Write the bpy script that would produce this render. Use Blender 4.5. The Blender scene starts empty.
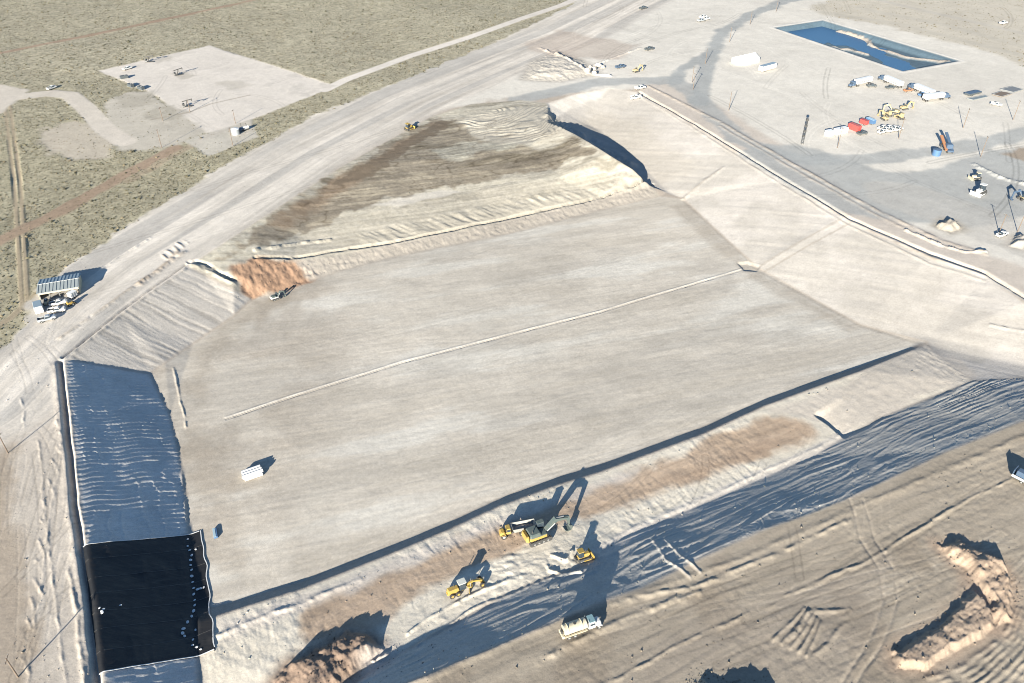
import bpy, bmesh, math, random
import numpy as np
from mathutils import Vector, Matrix, geometry
random.seed(7); rng = np.random.default_rng(11)
R = math.radians
scene = bpy.context.scene
COL = scene.collection

# ------------------------------------------------------------------ camera, sky, sun, exposure
FPX, PITCH, CAMH = 800.0, R(36.3), 150.0
cam_d = bpy.data.cameras.new('camera'); cam = bpy.data.objects.new('camera', cam_d); COL.objects.link(cam)
cam.location = (0, 0, CAMH); cam.rotation_euler = (R(90) - PITCH, 0, 0)
cam_d.sensor_fit = 'HORIZONTAL'; cam_d.sensor_width = 36.0; cam_d.lens = 36.0 * FPX / 1024.0
cam_d.clip_start = 1.0; cam_d.clip_end = 20000.0
scene.camera = cam
SUN_EL, SHADOW_AZ = R(17.0), R(20.5)            # shadows run to azimuth 20.5 deg right of +Y
world = bpy.data.worlds.new('World'); scene.world = world; world.use_nodes = True
wn = world.node_tree.nodes; wl = world.node_tree.links
sky = wn.new('ShaderNodeTexSky'); sky.sky_type = 'NISHITA'; sky.sun_disc = False
sky.air_density = 1.0; sky.dust_density = 0.0; sky.ozone_density = 3.4; sky.sun_elevation = SUN_EL; sky.sun_rotation = SHADOW_AZ + math.pi
wl.new(sky.outputs[0], wn['Background'].inputs[0]); wn['Background'].inputs[1].default_value = 0.06
sd_ = bpy.data.lights.new('sun', 'SUN'); sun = bpy.data.objects.new('sun', sd_); COL.objects.link(sun)
sd_.energy = 5.0; sd_.angle = R(0.53); sd_.color = (1.0, 0.93, 0.805)
sun.rotation_euler = Vector((math.sin(SHADOW_AZ) * math.cos(SUN_EL), math.cos(SHADOW_AZ) * math.cos(SUN_EL), -math.sin(SUN_EL))).to_track_quat('-Z', 'Y').to_euler()
sun.location = (-60, -150, 120)
vs = scene.view_settings; vs.view_transform = 'Standard'; vs.look = 'None'; vs.gamma = 1.0; vs.exposure = 1.58
vs.use_curve_mapping = False
scene.cycles.filter_width = 1.0

# ------------------------------------------------------------------ photo pixel -> point on a level
CP, SP = math.cos(PITCH), math.sin(PITCH)
def pw(u, v, z=0.0):
    dx = (u - 512) / FPX; dy = -(v - 341.5) / FPX
    t = (z - CAMH) / (-SP + dy * CP)
    return (dx * t, (CP + dy * SP) * t)

# ------------------------------------------------------------------ noise
TAB = rng.random((12, 256, 256)).astype(np.float32)
def vn(x, y, s=0):
    xf = np.floor(x); yf = np.floor(y); a = (x - xf).astype(np.float32); b = (y - yf).astype(np.float32)
    xi = xf.astype(np.int64) & 255; yi = yf.astype(np.int64) & 255; x1 = (xi + 1) & 255; y1 = (yi + 1) & 255
    a = a * a * (3 - 2 * a); b = b * b * (3 - 2 * b); T = TAB[s % 12]
    return (T[xi, yi] * (1 - a) + T[x1, yi] * a) * (1 - b) + (T[xi, y1] * (1 - a) + T[x1, y1] * a) * b
def fbm(x, y, o=4, s=0):
    r = 0; a = 0.5; t = 0
    for k in range(o):
        r = r + a * vn(x * 2 ** k + 17.3 * k, y * 2 ** k - 9.1 * k, s + k); t += a; a *= 0.5
    return r / t
def sst(e0, e1, x):
    t = np.clip((x - e0) / (e1 - e0), 0, 1); return t * t * (3 - 2 * t)

# ------------------------------------------------------------------ terrain grid (finer near, coarser far)
def halfw(y):
    return 0.64 * np.maximum(y * CP + CAMH * SP, 60.0) * 1.05
ys = [78.0]
while ys[-1] < 665: ys.append(ys[-1] + 0.30 + max(0, ys[-1] - 85) / 560 * 0.80)
ys = np.array([-3000, -1200, -500, -200, -60, 0, 30, 50, 62, 70, 75] + ys + [680, 700, 740, 800, 900, 1100, 1500, 2300, 4000, 8000.])
core = np.linspace(-1, 1, 1120)
side = np.array(list(np.linspace(1.006, 1.30, 45)) + [1.36, 1.45, 1.6, 1.9, 2.5, 4, 8, 20, 50.])
ts = np.concatenate([-side[::-1], core, side])
NY, NX = len(ys), len(ts)
W_ = halfw(ys)
X = (ts[None, :] * W_[:, None]); Y = np.repeat(ys[:, None], NX, 1)
Z = np.zeros((NY, NX))

def sample(A, x, y):
    j = np.clip(np.searchsorted(ys, y) - 1, 0, NY - 2); fy = np.clip((y - ys[j]) / (ys[j + 1] - ys[j]), 0, 1)
    r = 0
    for jj, wy in ((j, 1 - fy), (j + 1, fy)):
        t = x / W_[jj]; i = np.clip(np.searchsorted(ts, t) - 1, 0, NX - 2); fx = np.clip((t - ts[i]) / (ts[i + 1] - ts[i]), 0, 1)
        r = r + wy * (A[jj, i] * (1 - fx) + A[jj, i + 1] * fx)
    return r
def G(u, v):                                   # photo pixel -> point on the terrain (march along the ray)
    z = 0.0
    for _ in range(14):
        x, y = pw(u, v, z); z = 0.5 * z + 0.5 * float(sample(Z, np.array(x), np.array(y)))
    x, y = pw(u, v, z); return (x, y, z)
def Gs(px): return [G(u, v)[:2] for u, v in px]

# ------------------------------------------------------------------ breaklines (photo pixels + level in metres)
FL, BN, FW, FS = -10.0, -7.2, -8.9, -9.0
crestW = [(116, 800, 0), (102, 680, 0), (88, 552, 0), (80, 509, 0), (72, 430, 0), (65, 360, 0)]
crestNW = [(65, 360, 0), (120, 314, 0), (187, 266, 0)]
crestN = [(187, 266, 0), (215, 248, 0), (255, 222, 0), (340, 167, 0), (430, 117, 0), (470, 104, 0), (520, 100, 0), (548, 103, 0), (575, 94, 0), (610, 88, 0), (638, 92, 0)]
crestE = [(638, 92, 0), (700, 130, 0), (780, 180, 0), (850, 222, 0), (930, 258, 0), (985, 277, 0), (1024, 302, 0), (1090, 345, 0), (1135, 392, 0)]
toeW = [(205, 760, BN), (198, 650, BN), (195, 612, -9.0), (189, 540, FW), (186, 498, FW), (180, 455, FW), (170, 414, FW), (150, 374, FW)]
toeNW = [(150, 374, FW), (165, 363, FW), (193, 344, FL), (234, 316, FL), (252, 299, FL)]
riserT = [(232, 272, -3.4), (262, 258, -4), (293, 259, -6.8), (350, 250, -8.0), (400, 242, -8.4), (510, 219, -8.5), (600, 199, -8.5), (652, 186, -8.5)]
riserF = [(252, 299, FL), (275, 293, FL), (311, 280, FL), (377, 260, FL), (440, 247, FL), (510, 233, FL), (600, 210, FL), (660, 196, FL), (683, 199, FL)]
toeE = [(683, 199, FL), (757, 268, FL), (860, 325, -9.5), (926, 343, FS)]
bandC = [(926, 344.5, BN - .9), (860, 371, BN), (764, 406, BN), (703, 434, BN), (600, 472, BN), (560, 484, BN), (500, 506, BN), (452, 528, BN), (400, 550, BN), (301, 589, BN), (250, 605, BN), (199, 622, BN)]
bandF = [(926, 343, FS), (862, 366, FS), (767, 399, FS), (706, 426, FS), (602, 464, FS), (562, 476, FS), (502, 498, FS), (454, 520, FS), (402, 542, FS), (303, 581, FS), (250, 597, FS), (195, 612, -9.0)]
stripA = [(1075, 376, -6.0), (973, 381, -6.6), (884, 416, -7.5), (848, 435, -7.4), (815, 456, -7.3), (764, 478, -7.2), (683, 513, -6.6), (622, 538, -6.0), (581, 567, -5.0), (540, 580, -5.3), (500, 598, -5.5), (450, 626, -5.4), (408, 649, -5.3), (370, 672, -5.0), (330, 700, -5.0), (260, 760, -5.0)]
stripB = [(1135, 392, 0), (1024, 421, 0), (947, 452, 0), (850, 498, 0), (820, 511, 0), (760, 532, 0), (704, 557, 0), (643, 588, 0), (607, 600, 0), (563, 619, 0), (500, 646, 0), (426, 675, 0), (400, 686, 0), (340, 714, 0), (260, 760, 0)]
ridge = [(548, 122, .6), (560, 126, 3.4), (574, 133, 2.4), (590, 142, 3.2), (608, 153, 2.4), (634, 169, -1.5), (652, 186, -8.5)]
inner = [[(440, 124, -.5), (500, 122, -.3), (548, 122, .6)], [(548, 122, .6), (548, 103, 0)],
         [(300, 235, -5.5), (400, 205, -4.5), (470, 192, -4.5), (560, 178, -3.2), (610, 174, -3.2)],
         [(360, 180, -1.8), (450, 158, -1.6), (530, 146, -.3), (560, 142, .6)]]
P3, EDG = [], []
def addline(pts):
    i0 = None
    for p in pts:
        P3.append(p); k = len(P3) - 1
        if i0 is not None: EDG.append((i0, k))
        i0 = k
def px3(l): return [(*pw(u, v, z), z) for u, v, z in l]
for l in (crestW, crestNW, crestN, crestE, toeW, toeNW, riserT, riserF, toeE, bandC, bandF, stripA, stripB, ridge, *inner): addline(px3(l))
rp = px3(ridge); foot = []
for k, (x, y, z) in enumerate(rp[:-1]):
    foot.append((x + (4.0, 6.0, 7, 7, 6, 4)[k], y + (4.0, 6, 6, 6, 4, 2)[k], (-4.5, -7.5, -8.6, -9.0, -9.4, -9.8)[k]))
addline(foot + [(*pw(668, 192, FL), FL)])
addline([(p[0] + 11, p[1] + 24 - 4 * i, p[2]) for i, p in enumerate(foot[1:5])])
addline([(*pw(187, 266, 0), 0), (*pw(205, 275, -2.4), -2.4), (*pw(234, 290, -6.2), -6.2), (*pw(252, 299, FL), FL)])
addline([(*pw(926, 344, BN - .9), BN - .9), (*pw(973, 381, -6.6), -7.4)])
addline([(*pw(65, 360, 0), 0), (*pw(150, 374, FW), FW)])
for x, y in ((-9000, -4000), (9000, -4000), (9000, 9000), (-9000, 9000)): P3.append((x, y, 0.0))
uniq = {}; pts2 = []; pz = []
remap = []
for p in P3:
    k = (round(p[0], 2), round(p[1], 2))
    if k not in uniq: uniq[k] = len(pts2); pts2.append(Vector((p[0], p[1]))); pz.append(p[2])
    remap.append(uniq[k])
edges = [(remap[a], remap[b]) for a, b in EDG if remap[a] != remap[b]]
cv, ce, cf, ov, oe, of = geometry.delaunay_2d_cdt(pts2, edges, [], 0, 1e-4)
cz = []
for k, o in enumerate(ov):
    if o: cz.append(pz[o[0]])
    else:                                       # a crossing of two breaklines: level from the nearest given vertex
        d = [(cv[k] - q).length for q in pts2]; cz.append(pz[int(np.argmin(d))])
for f in cf:
    a, b, c = (np.array((cv[i].x, cv[i].y, cz[i])) for i in f)
    if abs(a[2]) + abs(b[2]) + abs(c[2]) < 1e-9: continue
    j0 = np.searchsorted(ys, min(a[1], b[1], c[1])); j1 = np.searchsorted(ys, max(a[1], b[1], c[1]), 'right')
    if j1 <= j0: continue
    wv = W_[j0:j1]
    lo, hi = min(a[0], b[0], c[0]), max(a[0], b[0], c[0])
    tl = min(lo / wv.min(), lo / wv.max()); th = max(hi / wv.min(), hi / wv.max())
    i0 = max(np.searchsorted(ts, tl) - 1, 0); i1 = min(np.searchsorted(ts, th, 'right') + 1, NX)
    xx = X[j0:j1, i0:i1]; yy = Y[j0:j1, i0:i1]
    den = (b[1] - c[1]) * (a[0] - c[0]) + (c[0] - b[0]) * (a[1] - c[1])
    if abs(den) < 1e-9: continue
    l0 = ((b[1] - c[1]) * (xx - c[0]) + (c[0] - b[0]) * (yy - c[1])) / den
    l1 = ((c[1] - a[1]) * (xx - c[0]) + (a[0] - c[0]) * (yy - c[1])) / den
    l2 = 1 - l0 - l1
    m = (l0 >= -1e-6) & (l1 >= -1e-6) & (l2 >= -1e-6)
    Z[j0:j1, i0:i1][m] = (l0 * a[2] + l1 * b[2] + l2 * c[2])[m]

_jc = {}
# ------------------------------------------------------------------ masks in world space
def rows(p, pad):
    y0 = min(q[1] for q in p) - pad; y1 = max(q[1] for q in p) + pad
    return max(np.searchsorted(ys, y0) - 1, 0), min(np.searchsorted(ys, y1) + 1, NY)
def segd(xx, yy, a, b):
    dx, dy = b[0] - a[0], b[1] - a[1]; L2 = dx * dx + dy * dy + 1e-12
    t = np.clip(((xx - a[0]) * dx + (yy - a[1]) * dy) / L2, 0, 1)
    return np.hypot(xx - a[0] - t * dx, yy - a[1] - t * dy), t * math.sqrt(L2), (dx * (yy - a[1]) - dy * (xx - a[0])) / math.sqrt(L2)
def sdpoly(p, pad=12.0):                        # signed distance, positive inside; -99 away
    j0, j1 = rows(p, pad); out = np.full((NY, NX), -99.0, np.float32)
    if j1 <= j0: return out
    lo = min(q[0] for q in p) - pad; hi = max(q[0] for q in p) + pad; wv = W_[j0:j1]
    i0 = max(np.searchsorted(ts, min(lo / wv.min(), lo / wv.max())) - 1, 0); i1 = min(np.searchsorted(ts, max(hi / wv.min(), hi / wv.max())) + 1, NX)
    xx = X[j0:j1, i0:i1]; yy = Y[j0:j1, i0:i1]
    d = np.full(xx.shape, 1e9); ins = np.zeros(xx.shape, bool)
    for k in range(len(p)):
        a, b = p[k], p[(k + 1) % len(p)]
        d = np.minimum(d, segd(xx, yy, a, b)[0])
        if a[1] != b[1]:
            c = ((a[1] > yy) != (b[1] > yy)) & (xx < (b[0] - a[0]) * (yy - a[1]) / (b[1] - a[1]) + a[0]); ins ^= c
    out[j0:j1, i0:i1] = np.where(ins, d, -d); return out
def poly(px, feather=2.0, jit=0.0, L=6.0, s=3, world=False):
    p = px if world else Gs(px)
    sd = sdpoly(p, 8 + jit + feather)
    if jit:
        if (L, s) not in _jc: _jc[(L, s)] = fbm(X / L, Y / L, 3, s)
        sd = np.where(sd > -90, sd + jit * (_jc[(L, s)] - .5) * 2.4, sd)
    return sst(-feather / 2, feather / 2, sd).astype(np.float32)
def line(px, pad=6.0, world=False):             # distance, arclength, signed side of a polyline
    p = px if world else Gs(px)
    j0, j1 = rows(p, pad); D = np.full((NY, NX), 99.0, np.float32); S = np.zeros((NY, NX), np.float32); Q = np.full((NY, NX), 99.0, np.float32)
    lo = min(q[0] for q in p) - pad; hi = max(q[0] for q in p) + pad; wv = W_[j0:j1]
    i0 = max(np.searchsorted(ts, min(lo / wv.min(), lo / wv.max())) - 1, 0); i1 = min(np.searchsorted(ts, max(hi / wv.min(), hi / wv.max())) + 1, NX)
    xx = X[j0:j1, i0:i1]; yy = Y[j0:j1, i0:i1]; acc = 0
    d = D[j0:j1, i0:i1]; s = S[j0:j1, i0:i1]; q = Q[j0:j1, i0:i1]
    for a, b in zip(p[:-1], p[1:]):
        dd, tt, sg = segd(xx, yy, a, b); m = dd < d
        d[m] = dd[m]; s[m] = acc + tt[m]; q[m] = np.sign(sg[m]) * dd[m]; acc += math.hypot(b[0] - a[0], b[1] - a[1])
    return D, S, Q

F8 = fbm(X / 8, Y / 8, 4, 1); F2 = fbm(X / 2.2, Y / 2.2, 3, 4); F40 = fbm(X / 45, Y / 45, 4, 7); F07 = vn(X / .8, Y / .8, 5); W24 = fbm(X / 2.4, Y / 2.4, 3, 6); W9 = fbm(X / 9, Y / 9, 2, 3); H3 = fbm(X / 3.0, Y / 3.0, 4, 5); H45 = fbm(X / 4.5, Y / 4.5, 3, 8); H1 = fbm(X / 1.1, Y / 1.1, 3, 1)
near = np.zeros((NY, NX), bool); near[12:-10, 8:-8] = True

# zones of the pit as polygons on the ground
ST = lambda l: [(u, v) for u, v, *_ in l]
W3 = lambda l: [(p[0], p[1]) for p in px3(l)]
zW = sdpoly(W3(crestW[:0:-1][::-1] + [(150, 374, FW)] + toeW[::-1][1:]))
zNW = sdpoly(W3(crestNW + [(205, 275, -2.4), (234, 290, -6.2), (252, 299, FL)] + toeNW[::-1][1:]))
zE = sdpoly(W3([(520, 100, 0), (548, 103, 0), (575, 94, 0), (610, 88, 0), (638, 92, 0)] + crestE[1:] + [(1075, 376, -6.0), (973, 381, -6.6), (926, 344.5, BN - .9), (926, 343, FS)] + toeE[::-1][1:]) + [p[:2] for p in foot[::-1]])
zF = sdpoly(W3(toeW[2:] + toeNW[1:] + riserF[1:] + toeE[1:] + bandF[1:-1]))
zS = sdpoly(W3(stripA + stripB[::-1][1:]))
zB = sdpoly(W3(bandC + toeW[1:0:-1] + [(198, 650, BN), (205, 760, BN), (260, 760, -5.0)] + stripA[::-1][1:-1]))
zN = sdpoly(W3(crestN[:8]) + [p[:2] for p in px3(ridge)] + W3(riserF[7::-1] + [(234, 290, -6.2), (205, 275, -2.4)]))
mW, mNW, mE, mF, mS, mB, mN = (sst(-.4, 1.2, z) for z in (zW, zNW, zE, zF, zS, zB, zN))

# smooth the TIN edges a little, keep it crisp near the cut lines
for _ in range(2):
    Zc = Z.copy()
    Z[1:-1, 1:-1] = (Zc[1:-1, 1:-1] * 2 + Zc[:-2, 1:-1] + Zc[2:, 1:-1] + Zc[1:-1, :-2] + Zc[1:-1, 2:]) / 6

mk = poly([(905, 335), (930, 330), (1080, 345), (1080, 392), (965, 396), (935, 365)], 6)
for _ in range(40):
    Zc = Z.copy(); av = (Zc[:-2, 1:-1] + Zc[2:, 1:-1] + Zc[1:-1, :-2] + Zc[1:-1, 2:]) / 4; Z[1:-1, 1:-1] += (av - Zc[1:-1, 1:-1]) * mk[1:-1, 1:-1]
# ------------------------------------------------------------------ soil colours (albedo) and relief, zone by zone
C = np.empty((NY, NX, 3), np.float32); C[:] = (.365, .315, .262)
def tint(m, rgb, k=1.0):
    m = (m * k)[..., None]; C[:] = C * (1 - m) + np.array(rgb, np.float32) * m
def mul(m, rgb):
    C[:] = C * (1 + m[..., None] * (np.array(rgb, np.float32) - 1))
BARE = (.49, .45, .395); PALE = (.55, .505, .45); YARD = (.535, .503, .445); GREY = (.30, .307, .298)
FLOOR = (.46, .42, .358); SCRUB = (.295, .27, .192); SOUTH = (.285, .246, .195); BROWN = (.19, .165, .13); TAN = (.37, .285, .21); RUST = (.30, .19, .125)

# south plateau (bottom right) and left perimeter
tint(poly([(375, 700), (500, 646), (563, 619), (643, 588), (760, 532), (850, 498), (947, 452), (1024, 421), (1200, 372), (1400, 620), (1300, 760), (360, 770)], 1.5, .6), SOUTH)
wper = poly([(-160, 420), (0, 346), (61, 300), (190, 262), (62, 356), (98, 683), (112, 800), (-200, 800)], 5, 2); tint(wper, (.42, .375, .32))
tint(poly([(-60, 560), (-60, 420), (0, 352), (12, 420), (15, 520), (28, 600), (40, 690), (-60, 740)], 5, 3), (.32, .27, .215))
tint(poly([(0, 375), (55, 318), (105, 285), (95, 305), (62, 335), (20, 360), (0, 390)], 5, 1.5), (.36, .325, .285))
# north-east yard
yard = poly([(560, 6), (600, -30), (1250, -30), (1250, 330), (1024, 300), (930, 256), (850, 219), (780, 177), (700, 127), (640, 89), (575, 92), (520, 97), (430, 110)], 8, 4); tint(yard, YARD)
tint(poly([(640, 92), (850, 222), (985, 277), (1030, 300), (1030, 270), (900, 222), (820, 170), (730, 112), (680, 80), (650, 80)], 6, 2), (.45, .40, .345))
for pl, w, c, k in (([(1040, 130), (960, 148), (880, 158), (800, 160), (740, 140), (700, 100), (675, 80), (600, 82), (520, 100)], 6, GREY, .8),
                    ([(800, -4), (752, 14), (722, 32), (712, 52), (704, 78), (698, 102)], 5, GREY, .9), ([(676, 82), (680, 70), (700, 58), (715, 52)], 4, GREY, .9),
                    ([(1040, 170), (940, 200), (860, 190), (790, 165)], 24, GREY, .8), ([(1050, 250), (960, 215), (900, 195)], 14, (.39, .37, .335), .6)):
    D, S, Q = line(pl, w + 8); tint(sst(w + 1.8, w - 1.8, D + (F8 - .5) * 6), c, k)
# main haul road at the left: lengthwise bands
road_c = [(-40, 400), (60, 305), (125, 258), (215, 203), (300, 150), (400, 100), (480, 66), (560, 34), (640, -6), (700, -40)]
D, S, Q = line(road_c, 40)
mr = sst(34, 24, D) * (1 - np.maximum(mN, mNW)); tint(mr, BARE)
st = fbm(Q / 3.2 + 30, S / 70, 4, 2); mul(mr, (1, 1, 1)); C *= (1 + mr * (st - .5) * .75)[..., None]
tint(mr * sst(.50, .62, fbm(Q / 6 + 3, S / 160, 2, 8)), (.365, .345, .315), .7)
ROADM = mr.copy(); road_st = (S, Q, mr)
# scrub at the left and at the top right
scr_l = [(-600, 600), (-60, 385), (0, 346), (23, 328), (28, 300), (61, 272), (127, 226), (216, 170), (250, 152), (310, 117), (420, 73), (500, 40), (565, 8), (600, -12), (620, -40), (-900, -40), (-1500, 200)]
scrub = poly(scr_l, 3, 2.2, 5)
scr_r = [(808, 9), (835, -3), (880, -45), (1500, -45), (1500, 200), (1024, 66), (980, 49), (925, 36), (873, 23), (830, 16)]
scrub2 = poly(scr_r, 8, 4) * .75
tint(scrub, SCRUB); tint(scrub2, (.40, .36, .29))
scrub_far = sst(330, 520, Y) * scrub
tint(scrub_far, (.32, .295, .225), .7)
road2 = line([(325, 90), (345, 80), (410, 56), (470, 37), (520, 19), (562, 5), (600, -12)], 8)[0]; r2 = sst(3.8, 2.6, road2); tint(r2, PALE); scrub = scrub * (1 - sst(4.6, 3.4, road2))
for pl, w, k in (([(-20, 57), (100, 33), (180, 16), (300, -10)], 2.4, .85), ([(-20, 250), (60, 211), (130, 172), (175, 148)], 3.6, .8), ([(130, 180), (165, 160), (230, 125)], 2.5, .4)):
    D = line(pl, 9)[0]; m = sst(w + 1.2, w - .8, D + (F8 - .5) * 3) * scrub; tint(m, (.285, .205, .15), k); scrub = scrub * (1 - m * k)
for pl, w in (([(4, 100), (14, 180), (18, 240), (22, 310)], .7), ([(9, 100), (20, 180), (24, 240), (27, 300)], .7), ([(-10, 330), (10, 318), (40, 290)], 1.2)):
    D = line(pl, 5)[0]; m = sst(w + .6, w - .3, D) * scrub; tint(m, (.30, .245, .175), .75); scrub = scrub * (1 - m)
D = line([(870, -2), (930, 12), (1000, 28), (1040, 37)], 6)[0]; tint(sst(4, 2, D), (.40, .37, .32), .8); scrub2 = scrub2 * sst(2, 5, D)
for pl in ([(820, 12), (900, 24), (1024, 56)], [(860, 8), (940, 24), (1030, 48)]):
    D = line(pl, 8)[0]; tint(sst(5, 2, D), (.39, .36, .305), .6); scrub2 = scrub2 * sst(1, 5, D)
# well pad
pads = [poly([(98, 71), (209, 45.5), (262, 62), (335, 86), (296, 102), (255, 118), (222, 130), (206, 133), (178, 113), (150, 92)], 2, .8),
        poly([(150, 92), (178, 111), (206, 132), (185, 142), (163, 149), (117, 152), (108, 134), (104, 112), (112, 98), (130, 92)], 4, 3),
        poly([(183, 141), (252, 119), (258, 137), (209, 156)], 2, 1), poly([(36, 132), (75, 120), (116, 136), (112, 156), (75, 162), (42, 150)], 5, 4)]
rd = line([(-60, 99), (0, 99), (50, 93), (70, 95), (86, 108), (106, 130), (125, 142)], 12)[0]; pads.append(sst(6.0, 4.2, rd)); pads.append(poly([(-80, 80), (0, 84), (30, 90), (0, 114), (-80, 125)], 3, 1))
for k, m in enumerate(pads):
    tint(m, (PALE, (.43, .395, .34), (.44, .41, .36), (.40, .355, .295), (.48, .435, .375), (.48, .435, .375))[k], (.95, .85, .8, .8, .95, .95)[k]); scrub = scrub * (1 - m * (1, .93, .9, .88, 1, 1)[k])
PADM = np.max(pads, 0); PADO = np.maximum(pads[0], pads[1])
for q_, k_ in (([(152, 60), (170, 55), (172, 60), (158, 64)], .5), ([(175, 74), (190, 70), (196, 76), (182, 80)], .5), ([(215, 82), (240, 80), (252, 86), (228, 92)], .35), ([(140, 112), (165, 106), (190, 112), (170, 120), (148, 118)], .6), ([(118, 96), (150, 94), (160, 102), (125, 108)], .5)): tint(poly(q_, 4, 3), (.30, .275, .225), k_)
m = pads[0] * sst(.52, .66, F40 * .5 + F8 * .5); tint(m, (.385, .355, .315), .6)
D = line([(150, 120), (190, 112), (210, 104), (250, 95)], 4)[0]; tint(sst(.9, .3, D), (.27, .235, .19), .6)
# pit floor
tint(mF, FLOOR)
a = R(17); xr = X * math.cos(a) + Y * math.sin(a); yr = -X * math.sin(a) + Y * math.cos(a)
sw = fbm(xr / 40, yr / 9, 4, 6); tint(mF * sst(.50, .72, sw), (.39, .352, .295), .65); tint(mF * sst(.46, .30, sw), (.515, .487, .43), .8)
tint(mF * sst(.42, .62, fbm(X / 20, Y / 20, 4, 9)) * sst(-35, -85, X), (.32, .28, .23), .7); tint(mF * sst(.5, .66, fbm(xr / 30, yr / 8, 5, 4)), (.36, .33, .285), .5)
C *= (1 + mF * (fbm(xr / 12, yr / .9, 3, 3) - .5) * .16)[..., None]
tint(poly([(186, 430), (240, 480), (250, 540), (225, 590), (200, 560), (190, 480)], 10, 6), (.30, .26, .21), .55)
tint(poly([(240, 300), (310, 283), (260, 320), (215, 360), (200, 400), (188, 390), (200, 350)], 10, 5), (.275, .235, .185), .5)
tint(poly([(690, 205), (760, 270), (860, 327), (850, 333), (750, 280), (700, 235), (665, 205)], 5, 2), (.30, .262, .215), .55)
# east wall, crest strips
tint(mE, (.375, .35, .315))
ev = fbm((X * .88 + Y * -.47) / 26, (X * .47 + Y * .88) / 3.2, 4, 2); C *= (1 + mE * (ev - .5) * .13)[..., None]
tint(mE * sst(.5, .7, fbm(X / 18, Y / 18, 4, 5)), (.45, .42, .385), .6)
tint(poly([(527, 112), (545, 104), (575, 95), (610, 88), (600, 97), (570, 110), (545, 118)], 3, 1.2), (.50, .465, .415), .9)
tint(poly([(555, 125), (600, 110), (640, 120), (700, 170), (660, 185), (610, 140)], 8, 3), (.36, .33, .285), .6)
# north block: stockpile, terraces, rust-coloured cut
tint(mN, (.33, .305, .255))
tint(poly([(225, 258), (262, 225), (330, 180), (430, 120), (520, 118), (580, 140), (600, 152), (560, 166), (470, 183), (390, 198), (320, 222), (262, 246)], 3, 4.5, 5), BROWN, .95)
tint(poly([(430, 150), (470, 140), (520, 143), (500, 150), (450, 160)], 4, 4, 5), (.30, .285, .24), .8)
tint(poly([(520, 158), (575, 146), (592, 153), (560, 163), (500, 172)], 3, 3, 5), (.15, .128, .10), .6)
lay = fbm(xr / 40 + F8 * .5, yr / 4.5 + W9 * 2, 4, 8); mul(mN * sst(.45, .65, lay) * sst(-8, -2, Z), (1.25, 1.25, 1.22)); mul(mN * sst(.45, .3, lay) * sst(-8, -2, Z), (.78, .77, .74)); C *= (1 + mN * sst(-9.5, -6, Z) * ((fbm(xr / 16 + W9, yr / .8, 3, 5) - .5) * .55 + (H1 - .5) * .35))[..., None]
tint(poly([(455, 120), (500, 110), (548, 106), (560, 125), (600, 150), (540, 150), (480, 140)], 5, 3), (.35, .325, .275), .85)
tint(poly([(262, 228), (330, 182), (380, 155), (440, 118), (400, 150), (340, 195), (290, 225)], 5, 3), (.21, .16, .115), .75)
tint(poly([(232, 266), (258, 258), (300, 262), (318, 274), (300, 286), (262, 297), (246, 297)], 3, 2.5), RUST, .95)
tint(poly([(296, 262), (400, 243), (510, 220), (655, 187), (655, 197), (510, 234), (400, 256), (310, 280)], 2, 1), (.345, .31, .265), .9)
tint(poly([(372, 205), (440, 190), (460, 192), (400, 206)], 2, 1), (.48, .45, .40), .7)
crk = np.exp(-(((fbm(xr / 50 + W9 * .4, yr / 11, 3, 10) * 9) % 1 - .5) / .09) ** 2); stk = poly([(225, 258), (262, 225), (330, 180), (430, 120), (520, 118), (580, 140), (600, 152), (560, 166), (470, 183), (390, 198), (320, 222), (262, 246)], 3, 4.5, 5)
mul(stk * crk * sst(.35, .55, F8), (.66, .64, .62)); mul(stk * sst(.55, .7, fbm(xr / 12, yr / 2, 4, 3)), (1.35, 1.36, 1.34))
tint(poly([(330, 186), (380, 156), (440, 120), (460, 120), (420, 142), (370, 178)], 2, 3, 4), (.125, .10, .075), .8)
for pl, w, k in (([(757, 268), (800, 242), (846, 217)], .8, .45), ([(764, 272), (806, 247), (852, 222)], .8, .5), ([(683, 199), (705, 180), (722, 168)], .9, .45), ([(760, 272), (860, 326), (928, 345)], 1.2, .5), ([(684, 202), (757, 268)], 1.2, .4)):
    D = line(pl, 4)[0]; tint(sst(w, w * .3, D + (W24 - .5) * .8), (.27, .24, .205), k)
# benches and south slope
tint(mB, (.53, .485, .405)); tint(mS, (.42, .40, .36)); tint(mW, (.50, .485, .46)); tint(mNW, (.41, .38, .34))
D, S, Q = line([(320, 625), (390, 590), (450, 560), (510, 535), (600, 500), (680, 468), (790, 427)], 14)
tint(sst(7, 3.5, D + (F8 - .5) * 7) * mB, TAN); C *= (1 + mB * sst(9, 4, D) * (fbm(Q / 1.1, S / 25, 3, 4) - .5) * .5)[..., None]
tint(poly([(335, 605), (380, 585), (430, 590), (400, 612), (360, 628), (330, 622)], 3, 2), TAN, .8)
tint(poly([(640, 492), (740, 448), (800, 426), (780, 445), (700, 480)], 3, 2), (.30, .225, .165), .6)
tint(poly([(216, 622), (330, 585), (480, 525), (640, 466), (640, 474), (480, 535), (330, 600), (225, 640)], 3, 1.2), (.475, .43, .38), .8)
D, S, Q = line([(600, 552), (640, 530), (683, 510), (764, 474), (815, 452), (850, 432)], 5); tint(sst(2.4, 1.4, D + (F2 - .5) * 1.5), (.50, .46, .41), .7)
tint(poly([(850, 430), (975, 376), (960, 360), (925, 345), (840, 385), (770, 410), (815, 420)], 3, 1.5), (.44, .395, .34), .8)

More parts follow.
